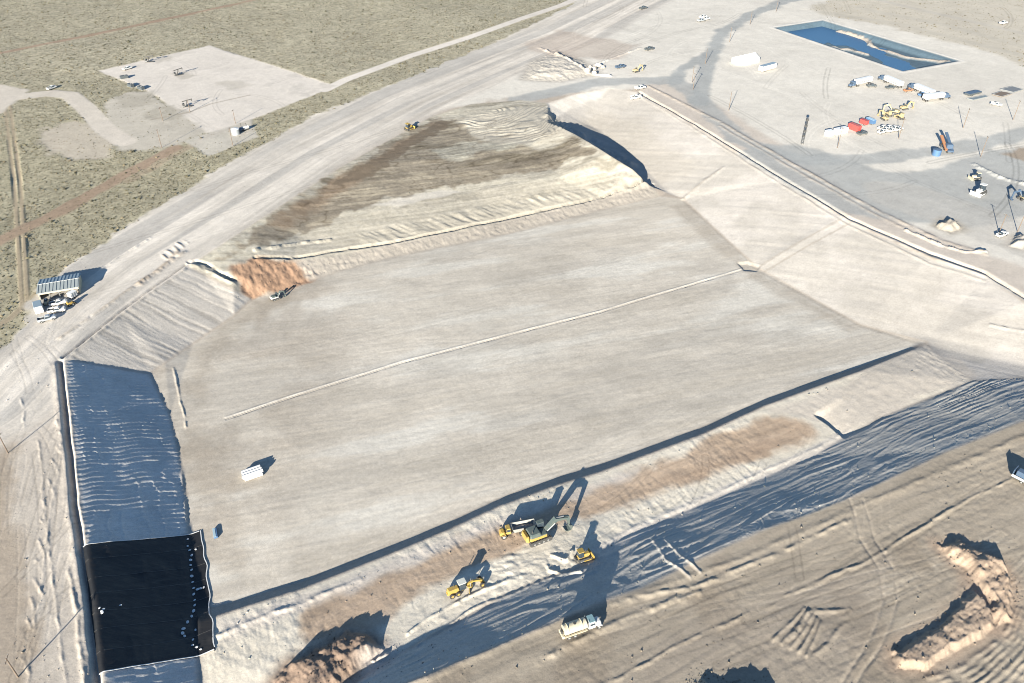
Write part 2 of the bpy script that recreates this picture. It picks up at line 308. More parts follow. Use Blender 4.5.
# ------------------------------------------------------------------ fine relief
def add(h): Z[:] += np.where(near, h, 0)
add((F8 - .5) * .12 * (1 - mF * .7) + (F2 - .5) * .05)
add((F40 - .5) * 1.2 * scrub)
# dozer ridges running down the west, north-west and east slopes
wa = np.array(pw(61, 358)); wb = np.array(pw(98, 680)); wt = (wb - wa) / np.linalg.norm(wb - wa)
q = (X - wa[0]) * wt[0] + (Y - wa[1]) * wt[1]; pq = -(X - wa[0]) * wt[1] + (Y - wa[1]) * wt[0]
rdg = lambda n, w: np.exp(-(((n * 6) % 1 - .5) / w) ** 2)
add(mW * (np.exp(-(((q / 1.75 + fbm(X / 10, Y / 10, 3, 6) * 1.2 + .15 * np.sin(pq / 2)) % 1 - .5) / .20) ** 2) * .24 * (.35 + sst(.3, .65, fbm(X / 5, Y / 5, 3, 4))) + np.exp(-(((pq / 3.6 + F8 * 1.5) % 1 - .5) / .10) ** 2) * .10 * sst(.4, .6, fbm(X / 7, Y / 7, 2, 9)) + (fbm(q / .7, pq / 6, 2, 5) - .5) * .14))
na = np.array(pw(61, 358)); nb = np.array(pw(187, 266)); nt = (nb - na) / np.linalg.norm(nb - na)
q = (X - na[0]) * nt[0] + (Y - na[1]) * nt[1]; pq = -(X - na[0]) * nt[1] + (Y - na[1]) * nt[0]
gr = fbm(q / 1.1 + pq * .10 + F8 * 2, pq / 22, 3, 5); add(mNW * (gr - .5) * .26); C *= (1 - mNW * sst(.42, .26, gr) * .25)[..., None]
q = (X * .47 + Y * .88); pq = (X * .88 - Y * .47)
add(mE * (fbm(q / 2.2, pq / 30, 3, 2) - .5) * .18)
# south slope: broken lengthwise windrows
sa = np.array(pw(500, 646)); sb = np.array(pw(1024, 421)); stn = (sb - sa) / np.linalg.norm(sb - sa)
q = (X - sa[0]) * stn[0] + (Y - sa[1]) * stn[1]; pq = -(X - sa[0]) * stn[1] + (Y - sa[1]) * stn[0]
wav = fbm(X / 10, Y / 10, 2, 3) * 3; rt = sst(0, 70, q)
sm = .35 + .9 * sst(.35, .65, fbm(X / 12, Y / 12, 2, 9))
add(mS * (rdg(fbm((pq + wav * .4) / 5, q / 45, 2, 6), .15) * .13 * (.2 + sm) + rdg(fbm((pq * .8 + q * .3 + wav) / 3.5, (q - pq) / 6, 2, 2), .14) * .07 * rt * sm + (fbm((pq + wav * .3) / .45, q / 9, 3, 4) - .5) * .15 + (fbm((pq + wav) / 2.2, q / 20, 2, 4) - .5) * .08))
add(mB * (((fbm(q / 1.1 + wav, pq / 2.2, 3, 8) - .5) * .26) * sst(.40, .6, fbm(X / 20, Y / 20, 2, 2)) + (F2 - .5) * .12))
add(mF * (fbm(xr / 7, yr / .9, 2, 3) - .5) * .05)
add(mN * ((fbm(xr / 14, yr / 1.2, 3, 8) - .5) * .16 + (fbm(X / 3, Y / 3, 3, 2) - .5) * .18))
mk = np.exp(-(line([(552, 121), (562, 126), (576, 133), (592, 142), (608, 152), (630, 166)], 10)[0] / 3.5) ** 2); add(mk * (fbm(X / 5, Y / 5, 3, 5) - .35) * 4.5)
# scalloped dump rows at the end of the stockpile
ar = np.hypot(X - pw(470, 100)[0], Y - pw(470, 100)[1]); mk = poly([(458, 122), (500, 108), (545, 106), (566, 122), (590, 143), (540, 140), (490, 136), (462, 132)], 4)
add(mk * (np.abs((fbm(X / 14, Y / 14, 2, 2) * 6 + ar / 3.4) % 1 - .5) - .25) * 1.0)
mk = poly([(355, 235), (520, 196), (640, 180), (640, 186), (520, 212), (370, 246)], 4); add(mk * (fbm(xr / 2.6 + yr / 3, yr / 6, 2, 4) - .5) * .9)
mk = poly([(232, 266), (258, 258), (300, 262), (318, 274), (300, 286), (262, 297), (246, 297)], 4); add(mk * (fbm(X / 1.5, Y / 2.2, 4, 4) - .5) * 1.0)
mk = poly([(296, 262), (400, 243), (510, 220), (655, 187), (655, 195), (510, 232), (400, 254), (310, 278)], 2); add(mk * (fbm(xr / 1.3, yr / 2, 4, 4) - .5) * .45)
# main road ruts and windrows
S, Q, mr = road_st; add(mr * (fbm(Q / 1.8, S / 50, 3, 5) - .5) * .32)
# ruts on the south plateau
mSo = poly([(375, 700), (500, 650), (563, 624), (643, 592), (760, 537), (850, 502), (947, 457), (1200, 380), (1400, 620), (1300, 760), (360, 770)], 3)
rr = fbm(pq / 1.1 + fbm(X / 30, Y / 30, 2, 1) * 5, q / 28, 3, 9); add(mSo * ((rr - .5) * .12 + (fbm(X / 1.2, Y / 1.2, 3, 7) - .5) * .16 * sst(.4, .6, fbm(X / 14, Y / 14, 2, 6)))); C *= (1 + mSo * (fbm(pq / 3, q / 45, 4, 2) - .5) * .42)[..., None]
tint(mSo * sst(.52, .68, fbm(X / 15, Y / 15, 4, 3)), (.21, .175, .135), .6)
def windrow(px, h, w, rough=.5, col=None, k=.8, wob=.5):
    D, S, Q = line(px, w * 2.5 + 3 + wob)
    Q = Q + wob * (W9 - .5) * 2 + (W24 - .5) * w * .7 * rough
    m = np.exp(-(Q / (w * .5)) ** 2) * (D < 90); br = np.clip((W24 * .55 + H45 * .45 - .5) * 6 * rough + 1, 0, 1.8) * (1 - .25 * rough)
    add(m * h * br)
    if col: tint(m * np.minimum(br, 1), col, k)
# south plateau lines
windrow([(360, 700), (440, 672), (560, 620), (650, 590), (740, 560), (850, 512), (960, 463), (1024, 436)], .2, 1.6)
windrow([(590, 690), (680, 645), (760, 610), (880, 555), (960, 505), (1024, 470)], .26, .8, 1, wob=.9)
windrow([(620, 600), (700, 585), (770, 556), (850, 520)], .3, 1.2, 1); windrow([(540, 660), (600, 630), (640, 612), (700, 592)], .3, 1.6, 1)
for k in range(7): windrow([(928 + 9 * k, 678 + 5 * k), (968 + 8 * k, 663 + 4 * k), (1002 + 6 * k, 636 + 3 * k), (1016 + 5 * k, 608 + 2 * k)], .24, 1.0, .8)
for k in range(5): windrow([(775 + k * 8, 640 + k * 4), (805 + k * 4, 610 + k * 3)], .25, .8, .7)
windrow([(790, 640), (810, 612), (850, 610), (828, 645), (815, 652)], .3, 1.0, .7)
for dx in (0, 14): windrow([(840 + dx, 690), (870 + dx, 640), (885 + dx, 600), (880 + dx, 570), (862 + dx, 540), (850 + dx, 500)], -.18, .8, .3, (.30, .26, .21), .7)
tint(poly([(560, 690), (700, 632), (880, 548), (900, 560), (870, 600), (850, 690)], 8, 4), (.255, .22, .18), .6)
# left perimeter: trench, windrows, tracks
windrow([(60, 361), (64, 398), (70, 454), (75, 505), (80, 535), (88, 593), (94, 651), (98, 690), (110, 790)], -1.5, 1.5, .05, (.33, .31, .28), .8, wob=.15)
windrow([(63, 362), (68, 400), (74, 454), (79, 505), (84, 535), (91, 593), (97, 651), (102, 690)], .35, .9, .4, (.42, .39, .35), .8, wob=.15); windrow([(54, 366), (58, 400), (64, 454), (69, 505), (74, 535), (82, 593), (88, 651)], .2, 2.2, .3, (.47, .42, .36), .8)
windrow([(63, 357), (120, 311), (150, 289), (186, 264)], -1.0, 1.0, .2, wob=.15); windrow([(66, 358), (120, 316), (150, 293), (186, 269)], .3, .9, .6)
windrow([(68, 570), (76, 610), (84, 690)], .28, 1.0, 1)
windrow([(38, 440), (46, 520), (54, 600), (66, 690)], .12, .7, 1)
for k in range(14): u, v = 20 + (k * 37 % 40), 400 + k * 20; windrow([(u, v), (u + 4 + k % 5, v + 14), (u + 3, v + 30)], .12, .7, 1)
windrow([(60, 338), (100, 310), (150, 276), (185, 252)], .35, 1.6, .9, (.40, .35, .29)); windrow([(100, 270), (130, 250), (150, 238)], .35, 1.2, .8)
for k in range(5): windrow([(163 + k * 5 - k % 2, 255 - k * 4), (167 + k * 5, 259 - k * 4)], .28, 1.1, 1, (.28, .235, .19))
windrow([(140, 283), (160, 268), (178, 253)], .3, 2.5, 1, (.33, .27, .21))
windrow([(190, 262), (205, 263), (218, 270), (234, 279)], -1.2, 1.6, .8, wob=.8); windrow([(192, 265), (215, 273), (234, 284)], .4, 1.4, .9)
windrow([(174, 368), (180, 395), (186, 427)], .2, .6, 1); windrow([(183, 470), (186, 500), (187, 530)], .2, .8, 1)
# north cut lip: groove shaped for a dark shadow line, its colour darkened too
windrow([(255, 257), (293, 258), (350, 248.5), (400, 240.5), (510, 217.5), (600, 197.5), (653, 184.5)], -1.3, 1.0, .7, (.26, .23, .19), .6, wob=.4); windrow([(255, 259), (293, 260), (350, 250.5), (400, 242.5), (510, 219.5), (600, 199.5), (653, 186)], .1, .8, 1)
windrow([(255, 250), (300, 243), (330, 240)], .7, 1.2, .8)
# east crest: berm, ditch, road edge
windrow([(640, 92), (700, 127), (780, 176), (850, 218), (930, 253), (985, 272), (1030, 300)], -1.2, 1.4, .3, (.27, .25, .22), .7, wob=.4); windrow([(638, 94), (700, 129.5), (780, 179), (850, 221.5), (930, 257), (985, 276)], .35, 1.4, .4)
windrow([(638, 95), (700, 133), (780, 184), (850, 227), (930, 264), (985, 281)], .28, .9, .4, (.30, .27, .235), .5)
windrow([(648, 86), (720, 122), (800, 168), (880, 212), (940, 240), (985, 254)], .35, 2.2, .5, (.31, .265, .22), .8)
windrow([(720, 126), (800, 173), (880, 217), (940, 245)], .2, 1.8, .5, (.33, .285, .24), .7)
windrow([(905, 230), (940, 245), (965, 252), (985, 252)], .8, 1.0, .5)
windrow([(757, 268), (800, 242), (846, 217)], .2, 4.0, .1); windrow([(683, 199), (705, 180), (722, 168)], .3, 2.0, .5)
windrow([(990, 325), (1024, 332)], .4, .8, .8)
# bench details
D, S, Q = line([(812, 413), (828, 424), (846, 439)], 30); add(np.where((Q > -.3) & (Q < 60), -1.25 * np.exp(-np.maximum(Q, 0) / 6) * sst(-.3, .4, Q), 0) * sst(0, 2.5, S) * sst(S.max(), S.max() - 2.5, S))
windrow([(205, 640), (290, 608), (360, 580)], .3, 1.4, .7)
windrow([(408, 634), (455, 606), (510, 578), (545, 566)], .3, .8, 1, wob=.9); windrow([(420, 645), (470, 612), (520, 588), (560, 575)], .3, .7, 1, wob=.9)
windrow([(545, 562), (550, 570), (562, 573), (580, 572)], .5, .8, 1, wob=1); windrow([(552, 556), (566, 560), (572, 551)], .5, .8, 1, wob=1)
mk = poly([(500, 560), (560, 545), (600, 545), (596, 572), (540, 582), (480, 606), (440, 620), (450, 605)], 4, 3); add(mk * (np.abs(fbm(X / 3.2, Y / 2.4, 3, 7) - .5) * .8 - .08))
windrow([(600, 546), (640, 526), (683, 507), (764, 471), (815, 449), (850, 430)], .12, 1.2, .6)
for px in ([(652, 540), (665, 560), (690, 578)], [(664, 540), (680, 556), (700, 572)]): windrow(px, .3, .7, .5, (.44, .4, .35))
# line of the buried pipe across the floor, sump at its end
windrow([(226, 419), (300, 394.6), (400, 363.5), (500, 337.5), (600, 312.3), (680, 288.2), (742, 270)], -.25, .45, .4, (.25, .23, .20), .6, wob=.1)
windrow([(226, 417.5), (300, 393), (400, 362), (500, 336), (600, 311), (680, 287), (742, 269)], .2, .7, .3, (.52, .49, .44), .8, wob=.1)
mk = poly([(738, 263), (748, 262), (760, 266), (757, 271), (744, 270)], 1.5); add(-mk * .6)
# heaps
HEAPS = {}
def heap(key, px, h, slope_w, rough, col=None, k=.8):
    p = Gs(px); sd = sdpoly(p, 10); n = H3
    sd2 = np.where(sd > -90, sd + (n - .5) * 2.2, sd)
    m = sst(0, slope_w, sd2); add(m * h * (1 - rough + rough * 2 * H45))
    add(sst(-.6, .8, sd2) * ((H1 - .5) * .7 + np.abs(H3 - .5) * .9 - .1) * min(1, h * .5))
    if col: tint(sst(-4.0, 1.2, sd2), col, k)
    HEAPS[key] = sd
heap('a', [(938, 545), (958, 540), (978, 549), (1002, 563), (1014, 588), (1012, 622), (996, 628), (990, 604), (978, 590), (966, 570), (945, 556)], 1.5, 1.8, .8, (.33, .245, .18))
heap('b', [(893, 652), (915, 638), (940, 623), (958, 606), (972, 590), (990, 600), (994, 628), (960, 652), (928, 670), (896, 668)], 1.3, 1.5, .3, (.32, .245, .185))
heap('c', [(690, 690), (700, 676), (720, 688), (745, 690), (764, 682), (780, 700), (790, 730), (690, 740)], 1.6, 2.0, .8, (.31, .275, .22))
heap('d', [(262, 700), (284, 668), (318, 648), (346, 632), (372, 634), (386, 650), (360, 668), (335, 690), (310, 720)], 2.2, 2.6, .45, (.19, .13, .095), .9)
heap('e', [(366, 660), (384, 652), (394, 650), (388, 660), (372, 668)], 1.2, 1.2, .6, (.46, .42, .38))
heap('f', [(934, 226), (944, 219), (954, 221), (966, 229), (950, 233)], 2.0, 3.5, .4, (.30, .265, .215))
heap('g', [(549, 53), (556, 49), (586, 62), (600, 74), (560, 82), (520, 80), (530, 62)], 1.6, 12, .4, (.37, .34, .295))
heap('h', [(1006, 246), (1014, 236), (1026, 236), (1034, 246), (1024, 250)], 1.8, 3.0, .4, (.33, .30, .26))
tint(poly([(520, 45), (560, 30), (640, 45), (620, 60), (560, 56)], 8, 4), (.36, .30, .25), .6)
tint(poly([(1005, 155), (1016, 146), (1040, 150), (1040, 168)], 4, 2), (.27, .22, .17), .9)
windrow([(975, 165), (1000, 178), (1024, 184)], .9, 2.5, .7); windrow([(592, 66), (640, 48)], .5, 1.5, .5)
windrow([(540, 48), (570, 60), (590, 74), (610, 76)], .9, 2.0, .5)
# pond basin
pond = [(773, 27.5), (823, 20), (961, 61), (903, 71.5)]
sdp = sdpoly(Gs(pond), 12); Z -= 3.4 * sst(0, 7.5, sdp); mP = sst(-.3, 1.0, sdp); add(.12 * np.exp(-((sdp + 1.2) / 1.1) ** 2))
tint(mP, (.085, .125, .155)); tint(np.exp(-((sdp + 1.2) / 1.3) ** 2), (.60, .57, .52), .6)
shp = poly([(858, 30), (872, 38), (868, 46), (884, 51), (880, 56), (905, 64), (935, 72), (980, 66), (960, 50), (900, 30)], 4, 3, 7); shp2 = poly([(800, 50), (826, 44), (846, 47), (866, 54), (880, 62), (900, 76), (840, 66)], 3, 3, 7); ash = np.maximum(shp, shp2) * sst(1, 6, sdp); add(ash * .93 + 4 * ash * (1 - ash) * .25); D = line([(838, 33), (852, 36), (866, 42), (872, 47), (884, 52), (905, 58), (930, 61), (948, 62)], 8)[0] + (W24 - .5) * 2.5; bar_ = sst(2.6, .6, D) * sst(1, 4, sdp); D = line([(806, 46), (826, 46), (848, 50), (866, 55)], 8)[0] + (W24 - .5) * 2.5; bar_ = np.maximum(bar_, sst(2.2, .5, D) * sst(1, 4, sdp)); add(bar_ * 1.0); tint(bar_, (.40, .345, .285), .9)
# wide tone variation everywhere, small pebbly contrast, shallow tyre tracks in the yard
C *= (1 + (F40 - .5) * .22 * (1 - mP))[..., None]; C *= (1 + (F8 - .5) * .16 + (F2 - .5) * .14 + (F07 - .5) * .08)[..., None]
tk = random.Random(5)
def tyre(p, hd, curv, n, step, c, mask=1.0, gauge=.95, w=.34, dz=0.0):
    pl = [p]
    for _ in range(n): hd += curv + tk.uniform(-.03, .03); pl.append((pl[-1][0] + math.cos(hd) * step, pl[-1][1] + math.sin(hd) * step))
    D = line(pl, 4, world=True)[0]; m = sst(w, w * .4, np.abs(D - gauge)) * mask; C[:] = C * (1 + m * (c - 1))[..., None]
    if dz: add(m * dz)
for k in range(90): tyre(G(tk.uniform(200, 880), tk.uniform(205, 580))[:2], R(tk.choice((22, 24, 20, 26, 18, 23, 21, 8, 40)) + tk.uniform(-4, 4)), tk.uniform(-.03, .03), 10, tk.uniform(4, 9), tk.choice((.93, .95, 1.05, 1.04)), mF, dz=-.012)
for k in range(46):
    u = tk.uniform(560, 1020); tyre(G(u, tk.uniform(0, 30 + (u - 560) * .45))[:2], tk.uniform(0, 6.28), tk.uniform(-.12, .12), 9, tk.uniform(5, 10), tk.choice((.8, .86, .9, 1.08)), yard, 1.1, .6)
for k in range(30): tyre(G(tk.uniform(430, 960), tk.uniform(540, 680))[:2], R(tk.choice((23.6, 24, 25, 22, 24, 75)) + tk.uniform(-5, 5)), tk.uniform(-.03, .03), 12, tk.uniform(3, 7), tk.choice((.84, .88, 1.12, 1.07)), mSo, dz=-.02)
for k in range(26): tyre(G(tk.uniform(320, 800), 0 + tk.uniform(430, 600))[:2], R(24 + tk.uniform(-25, 25)), tk.uniform(-.1, .1), 8, tk.uniform(2, 4), tk.choice((.84, .9, 1.08)), mB, dz=-.03)
for k in range(30): tyre(G(tk.uniform(0, 70), tk.uniform(330, 680))[:2], R(tk.choice((100, 110, 115, 60)) + tk.uniform(-12, 12)), tk.uniform(-.06, .06), 10, tk.uniform(2, 4), tk.choice((.86, .9, 1.07)), wper, dz=-.02)
for k in range(30): tyre(G(tk.uniform(60, 560), tk.uniform(40, 300))[:2], R(40 + tk.uniform(-4, 4)), 0, 12, 9, tk.choice((.86, .9, 1.07)), ROADM, 1.0, .5)
for k in range(14): tyre(G(tk.uniform(110, 300), tk.uniform(55, 110))[:2], tk.uniform(0, 6.28), tk.uniform(-.2, .2), 8, 5, tk.choice((.86, .9, 1.06)), PADO, 1.0, .5)
C *= (1 + scrub * ((F2 - .5) * .5 + (F07 - .5) * .35))[..., None]; C = np.clip(C, .01, .85)

# ------------------------------------------------------------------ materials
def soil(name, bump=.25, scale=1.2, rough=1.0, streak=0.0):
    m = bpy.data.materials.new(name); m.use_nodes = True; nt = m.node_tree; n = nt.nodes; l = nt.links; b = n['Principled BSDF']
    at = n.new('ShaderNodeAttribute'); at.attribute_name = 'soil_colour'; tc = n.new('ShaderNodeTexCoord')
    def noise(sc, det, rg, lo, hi, stretch=None):
        nz = n.new('ShaderNodeTexNoise'); nz.inputs['Scale'].default_value = sc; nz.inputs['Detail'].default_value = det; nz.inputs['Roughness'].default_value = rg
        if stretch:
            mp = n.new('ShaderNodeMapping'); mp.inputs['Rotation'].default_value = (0, 0, -stretch[0]); mp.inputs['Scale'].default_value = (stretch[1], stretch[2], 1)
            l.new(tc.outputs['Object'], mp.inputs['Vector']); l.new(mp.outputs[0], nz.inputs['Vector'])
        else: l.new(tc.outputs['Object'], nz.inputs['Vector'])
        q = n.new('ShaderNodeMapRange'); q.inputs['From Min'].default_value = .3; q.inputs['From Max'].default_value = .7; q.inputs['To Min'].default_value = lo; q.inputs['To Max'].default_value = hi
        l.new(nz.outputs['Fac'], q.inputs['Value']); return nz, q
    n1, m1 = noise(scale, 8, .65, .90, 1.10); n2, m2 = noise(4.0, 4, .7, .86, 1.14)
    pr = n.new('ShaderNodeMath'); pr.operation = 'MULTIPLY'; l.new(m1.outputs[0], pr.inputs[0]); l.new(m2.outputs[0], pr.inputs[1]); out = pr
    if streak:
        n3, m3 = noise(1.0, 6, .6, 1 - streak, 1 + streak, (R(20), .06, 1.6)); p2 = n.new('ShaderNodeMath'); p2.operation = 'MULTIPLY'; l.new(pr.outputs[0], p2.inputs[0]); l.new(m3.outputs[0], p2.inputs[1]); out = p2
    mx = n.new('ShaderNodeVectorMath'); mx.operation = 'SCALE'; l.new(at.outputs['Color'], mx.inputs[0]); l.new(out.outputs[0], mx.inputs['Scale'])
    l.new(mx.outputs[0], b.inputs['Base Color'])
    bp = n.new('ShaderNodeBump'); bp.inputs['Strength'].default_value = bump; bp.inputs['Distance'].default_value = .25; l.new(n1.outputs['Fac'], bp.inputs['Height']); l.new(bp.outputs[0], b.inputs['Normal'])
    b.inputs['Roughness'].default_value = rough; b.inputs['Specular IOR Level'].default_value = .05
    return m
_mats = {}
def mat(name, rgb, rough=.6, metal=0.0, var=.18, scale=2.0, spec=.4):
    if name in _mats: return _mats[name]
    m = bpy.data.materials.new(name); m.use_nodes = True; nt = m.node_tree; n = nt.nodes; l = nt.links; b = n['Principled BSDF']
    tc = n.new('ShaderNodeTexCoord'); nz = n.new('ShaderNodeTexNoise'); nz.inputs['Scale'].default_value = scale; nz.inputs['Detail'].default_value = 5
    l.new(tc.outputs['Object'], nz.inputs['Vector'])
    cr = n.new('ShaderNodeValToRGB'); cr.color_ramp.elements[0].position = .3; cr.color_ramp.elements[1].position = .7
    cr.color_ramp.elements[0].color = tuple(c * (1 - var) + d * var * .6 for c, d in zip(rgb, (.30, .25, .19))) + (1,); cr.color_ramp.elements[1].color = (*rgb, 1)
    l.new(nz.outputs['Fac'], cr.inputs[0]); l.new(cr.outputs[0], b.inputs['Base Color'])
    b.inputs['Roughness'].default_value = rough; b.inputs['Metallic'].default_value = metal; b.inputs['Specular IOR Level'].default_value = spec
    _mats[name] = m; return m
YEL = mat('machine_yellow', (.40, .27, .055), .6, 0, .4); DARK = mat('dark_steel', (.045, .048, .05), .7); TYRE = mat('tyre_rubber', (.03, .03, .03), .9)
GLASS = mat('cab_glass', (.03, .045, .06), .12, 0, .05, spec=.6); WHITE = mat('white_paint', (.56, .56, .54), .5, 0, .15); CREAM = mat('cream_paint', (.50, .45, .33), .55, 0, .25)
STEEL = mat('bare_steel', (.34, .35, .35), .45, .5); TEAL = mat('grey_green_steel', (.07, .10, .097), .55, 0, .3); RED = mat('red_paint', (.36, .06, .055), .5); BLUE = mat('blue_paint', (.06, .14, .27), .5)
WOOD = mat('pole_wood', (.16, .12, .09), .9); ROOF = mat('metal_roof', (.24, .31, .36), .45, .2, .15); ROOFW = mat('white_sheet_roof', (.66, .68, .68), .5); SILVER = mat('silver_paint', (.45, .48, .50), .35, .4)
BLACK = mat('black_geomembrane', (.012, .013, .015), .55, 0, .05, .4, .35); FLAP = mat('white_geotextile', (.60, .61, .61), .8); RUSTY = mat('rusty_steel', (.30, .14, .07), .8); NAVY = mat('navy_paint', (.05, .09, .15), .5)
DIRT = mat('loose_dirt', (.36, .31, .26), 1, 0, .4, 1.5, .05); GRYP = mat('grey_paint', (.27, .28, .28), .6); TARP = mat('dark_tarp', (.06, .075, .085), .7); BRTARP = mat('brown_mat', (.14, .11, .09), .9)

def tag(o, label=None, cat=None, group=None, kind=None):
    for k, v in (('label', label), ('category', cat), ('group', group), ('kind', kind)):
        if v: o[k] = v
    return o

# ------------------------------------------------------------------ split the sheet into the pieces of the setting
idx = np.arange(NY * NX).reshape(NY, NX)
quads = np.stack([idx[:-1, :-1], idx[:-1, 1:], idx[1:, 1:], idx[1:, :-1]], -1).reshape(-1, 4)
def qc(A): return (A[:-1, :-1] + A[1:, 1:]).reshape(-1) * .5
zone = np.zeros(len(quads), np.int16)
def setz(k, A, thr=0.0): zone[qc(A) > thr] = k
setz(1, ROADM, .5); setz(2, yard, .5); setz(3, PADO, .5); zone[(qc(scrub) > .3)] = 0
for k, A in ((10, zN), (4, zF), (5, zW), (6, zNW), (7, zE), (8, zB), (9, zS)): setz(k, A)
setz(11, sdp, -2.2)
HK = {'a': 20, 'b': 21, 'c': 22, 'd': 23, 'e': 24, 'f': 25, 'g': 26, 'h': 27}
for k, n in HK.items(): setz(n, HEAPS[k])
Pf = np.stack([X, Y, Z], -1).reshape(-1, 3)
gy = np.zeros_like(Z); gx = np.zeros_like(Z)
du = np.stack([np.gradient(X, axis=1), np.gradient(Y, axis=1), np.gradient(Z, axis=1)], -1); dv = np.stack([np.gradient(X, axis=0), np.gradient(Y, axis=0), np.gradient(Z, axis=0)], -1)
NRM = np.cross(du, dv); NRM /= np.linalg.norm(NRM, axis=-1, keepdims=True); NRM = NRM.reshape(-1, 3)
Cf = np.concatenate([C, np.ones((NY, NX, 1), np.float32)], -1).reshape(-1, 4)
def sheet(name, fi, m):
    q = quads[fi]; u, inv = np.unique(q, return_inverse=True); inv = inv.reshape(-1, 4)
    me = bpy.data.meshes.new(name); me.vertices.add(len(u)); me.vertices.foreach_set('co', Pf[u].astype(np.float32).ravel())
    me.loops.add(inv.size); me.loops.foreach_set('vertex_index', inv.ravel().astype(np.int32))
    me.polygons.add(len(inv)); me.polygons.foreach_set('loop_start', np.arange(0, inv.size, 4, dtype=np.int32))
    me.update(calc_edges=True); me.polygons.foreach_set('use_smooth', np.ones(len(inv), bool))
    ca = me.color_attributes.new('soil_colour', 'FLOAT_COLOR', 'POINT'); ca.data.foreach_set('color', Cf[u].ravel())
    me.normals_split_custom_set_from_vertices(NRM[u].astype(np.float32))
    me.materials.append(m); o = bpy.data.objects.new(name, me); COL.objects.link(o); return o
SM = soil('dry_soil', .28, 1.6); SF = soil('graded_floor', .10, 1.3, 1.0, .045); SSC = soil('scrub_soil', .3, 1.2); SPD = soil('pond_liner', .1, .5, .7)
for k, nm, m in ((0, 'ground', SSC), (1, 'haul_road', SM), (2, 'work_yard', SM), (3, 'well_pad', SM), (4, 'pit_floor', SF), (5, 'pit_slope_west', SM), (6, 'pit_slope_northwest', SM), (7, 'pit_slope_east', SM),
                 (8, 'pit_bench', SM), (9, 'pit_slope_south', SM), (10, 'pit_terrace_north', SM), (11, 'pond_basin', SPD)):
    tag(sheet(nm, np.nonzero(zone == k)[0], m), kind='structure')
for k, lab in (('a', 'pale crumbly dirt pile, the upper one at the right edge of the lower plateau'), ('b', 'flat-topped tan dirt pile with a long shadow on its upper side'),
               ('c', 'dirt pile cut off by the bottom edge of the picture'), ('d', 'large dark reddish-brown dirt mound at the lower left of the bench'), ('e', 'small pale sand ridge right beside the dark brown mound'),
               ('f', 'small pointed dirt pile beside the crest road of the east slope'), ('g', 'broad low grey dirt pile between the haul road and the head of the pit'), ('h', 'small pale dirt pile by the poles at the right edge')):
    tag(sheet('dirt_pile', np.nonzero(zone == HK[k])[0], SM), lab, 'dirt pile')

# ------------------------------------------------------------------ mesh helper
class MB:
    def __init__(s): s.v = []; s.f = []
    def add(s, v, f):
        o = len(s.v); s.v += [tuple(p) for p in v]; s.f += [tuple(i + o for i in q) for q in f]; return s
    def box(s, x0, x1, y0, y1, z0, z1, tx=0, ty=0, b=None):     # tx, ty: inset of the top; chamfered vertical edges
        b = min(x1 - x0, y1 - y0) * .08 if b is None else b
        def ring(i, j, z):
            a0, a1, c0, c1 = x0 + i, x1 - i, y0 + j, y1 - j
            return [(a0 + b, c0, z), (a1 - b, c0, z), (a1, c0 + b, z), (a1, c1 - b, z), (a1 - b, c1, z), (a0 + b, c1, z), (a0, c1 - b, z), (a0, c0 + b, z)]
        h = min((z1 - z0) * .3, b)
        v = ring(0, 0, z0) + ring(tx * .9, ty * .9, z1 - h) + ring(tx + h, ty + h, z1)
        f = [tuple(range(7, -1, -1)), tuple(range(16, 24))] + [(r * 8 + k, r * 8 + (k + 1) % 8, r * 8 + 8 + (k + 1) % 8, r * 8 + 8 + k) for r in (0, 1) for k in range(8)]
        return s.add(v, f)
    def prism(s, prof, y0, y1):                                  # profile in x,z (counter-clockwise seen from -y)
        n = len(prof); v = [(x, y0, z) for x, z in prof] + [(x, y1, z) for x, z in prof]
        return s.add(v, [tuple(range(n)), tuple(range(2 * n - 1, n - 1, -1))] + [(k, k + n, (k + 1) % n + n, (k + 1) % n) for k in range(n)])
    def cyl(s, p0, p1, r0, r1=None, n=12):
        r1 = r0 if r1 is None else r1; a, b = Vector(p0), Vector(p1); d = (b - a).normalized()
        t = d.orthogonal().normalized(); w = d.cross(t); v = []
        for p, r in ((a, r0), (b, r1)): v += [p + (t * math.cos(k * 2 * math.pi / n) + w * math.sin(k * 2 * math.pi / n)) * r for k in range(n)]
        return s.add(v, [tuple(range(n - 1, -1, -1)), tuple(range(n, 2 * n))] + [(k, (k + 1) % n, (k + 1) % n + n, k + n) for k in range(n)])
    def bar(s, p0, p1, w, h):                                    # square bar
        a, b = Vector(p0), Vector(p1); d = (b - a).normalized(); up = Vector((0, 0, 1)) if abs(d.z) < .95 else Vector((1, 0, 0)); t = d.cross(up).normalized() * w / 2; q = t.cross(d).normalized() * h / 2
        v = [a - t - q, a + t - q, a + t + q, a - t + q, b - t - q, b + t - q, b + t + q, b - t + q]
        return s.add(v, [(0, 1, 2, 3), (7, 6, 5, 4), (0, 4, 5, 1), (1, 5, 6, 2), (2, 6, 7, 3), (3, 7, 4, 0)])
    def build(s, name, m, parent=None, smooth=False):
        me = bpy.data.meshes.new(name); me.from_pydata(s.v, [], s.f); bm = bmesh.new(); bm.from_mesh(me); bmesh.ops.recalc_face_normals(bm, faces=bm.faces); bm.to_mesh(me); bm.free()
        if smooth: me.polygons.foreach_set('use_smooth', [True] * len(me.polygons)); me.set_sharp_from_angle(angle=R(40))
        me.materials.append(m); o = bpy.data.objects.new(name, me); COL.objects.link(o); o.parent = parent; return o
def empty(name, label, cat, group=None):
    o = bpy.data.objects.new(name, None); o.empty_display_size = .5; COL.objects.link(o); return tag(o, label, cat, group)
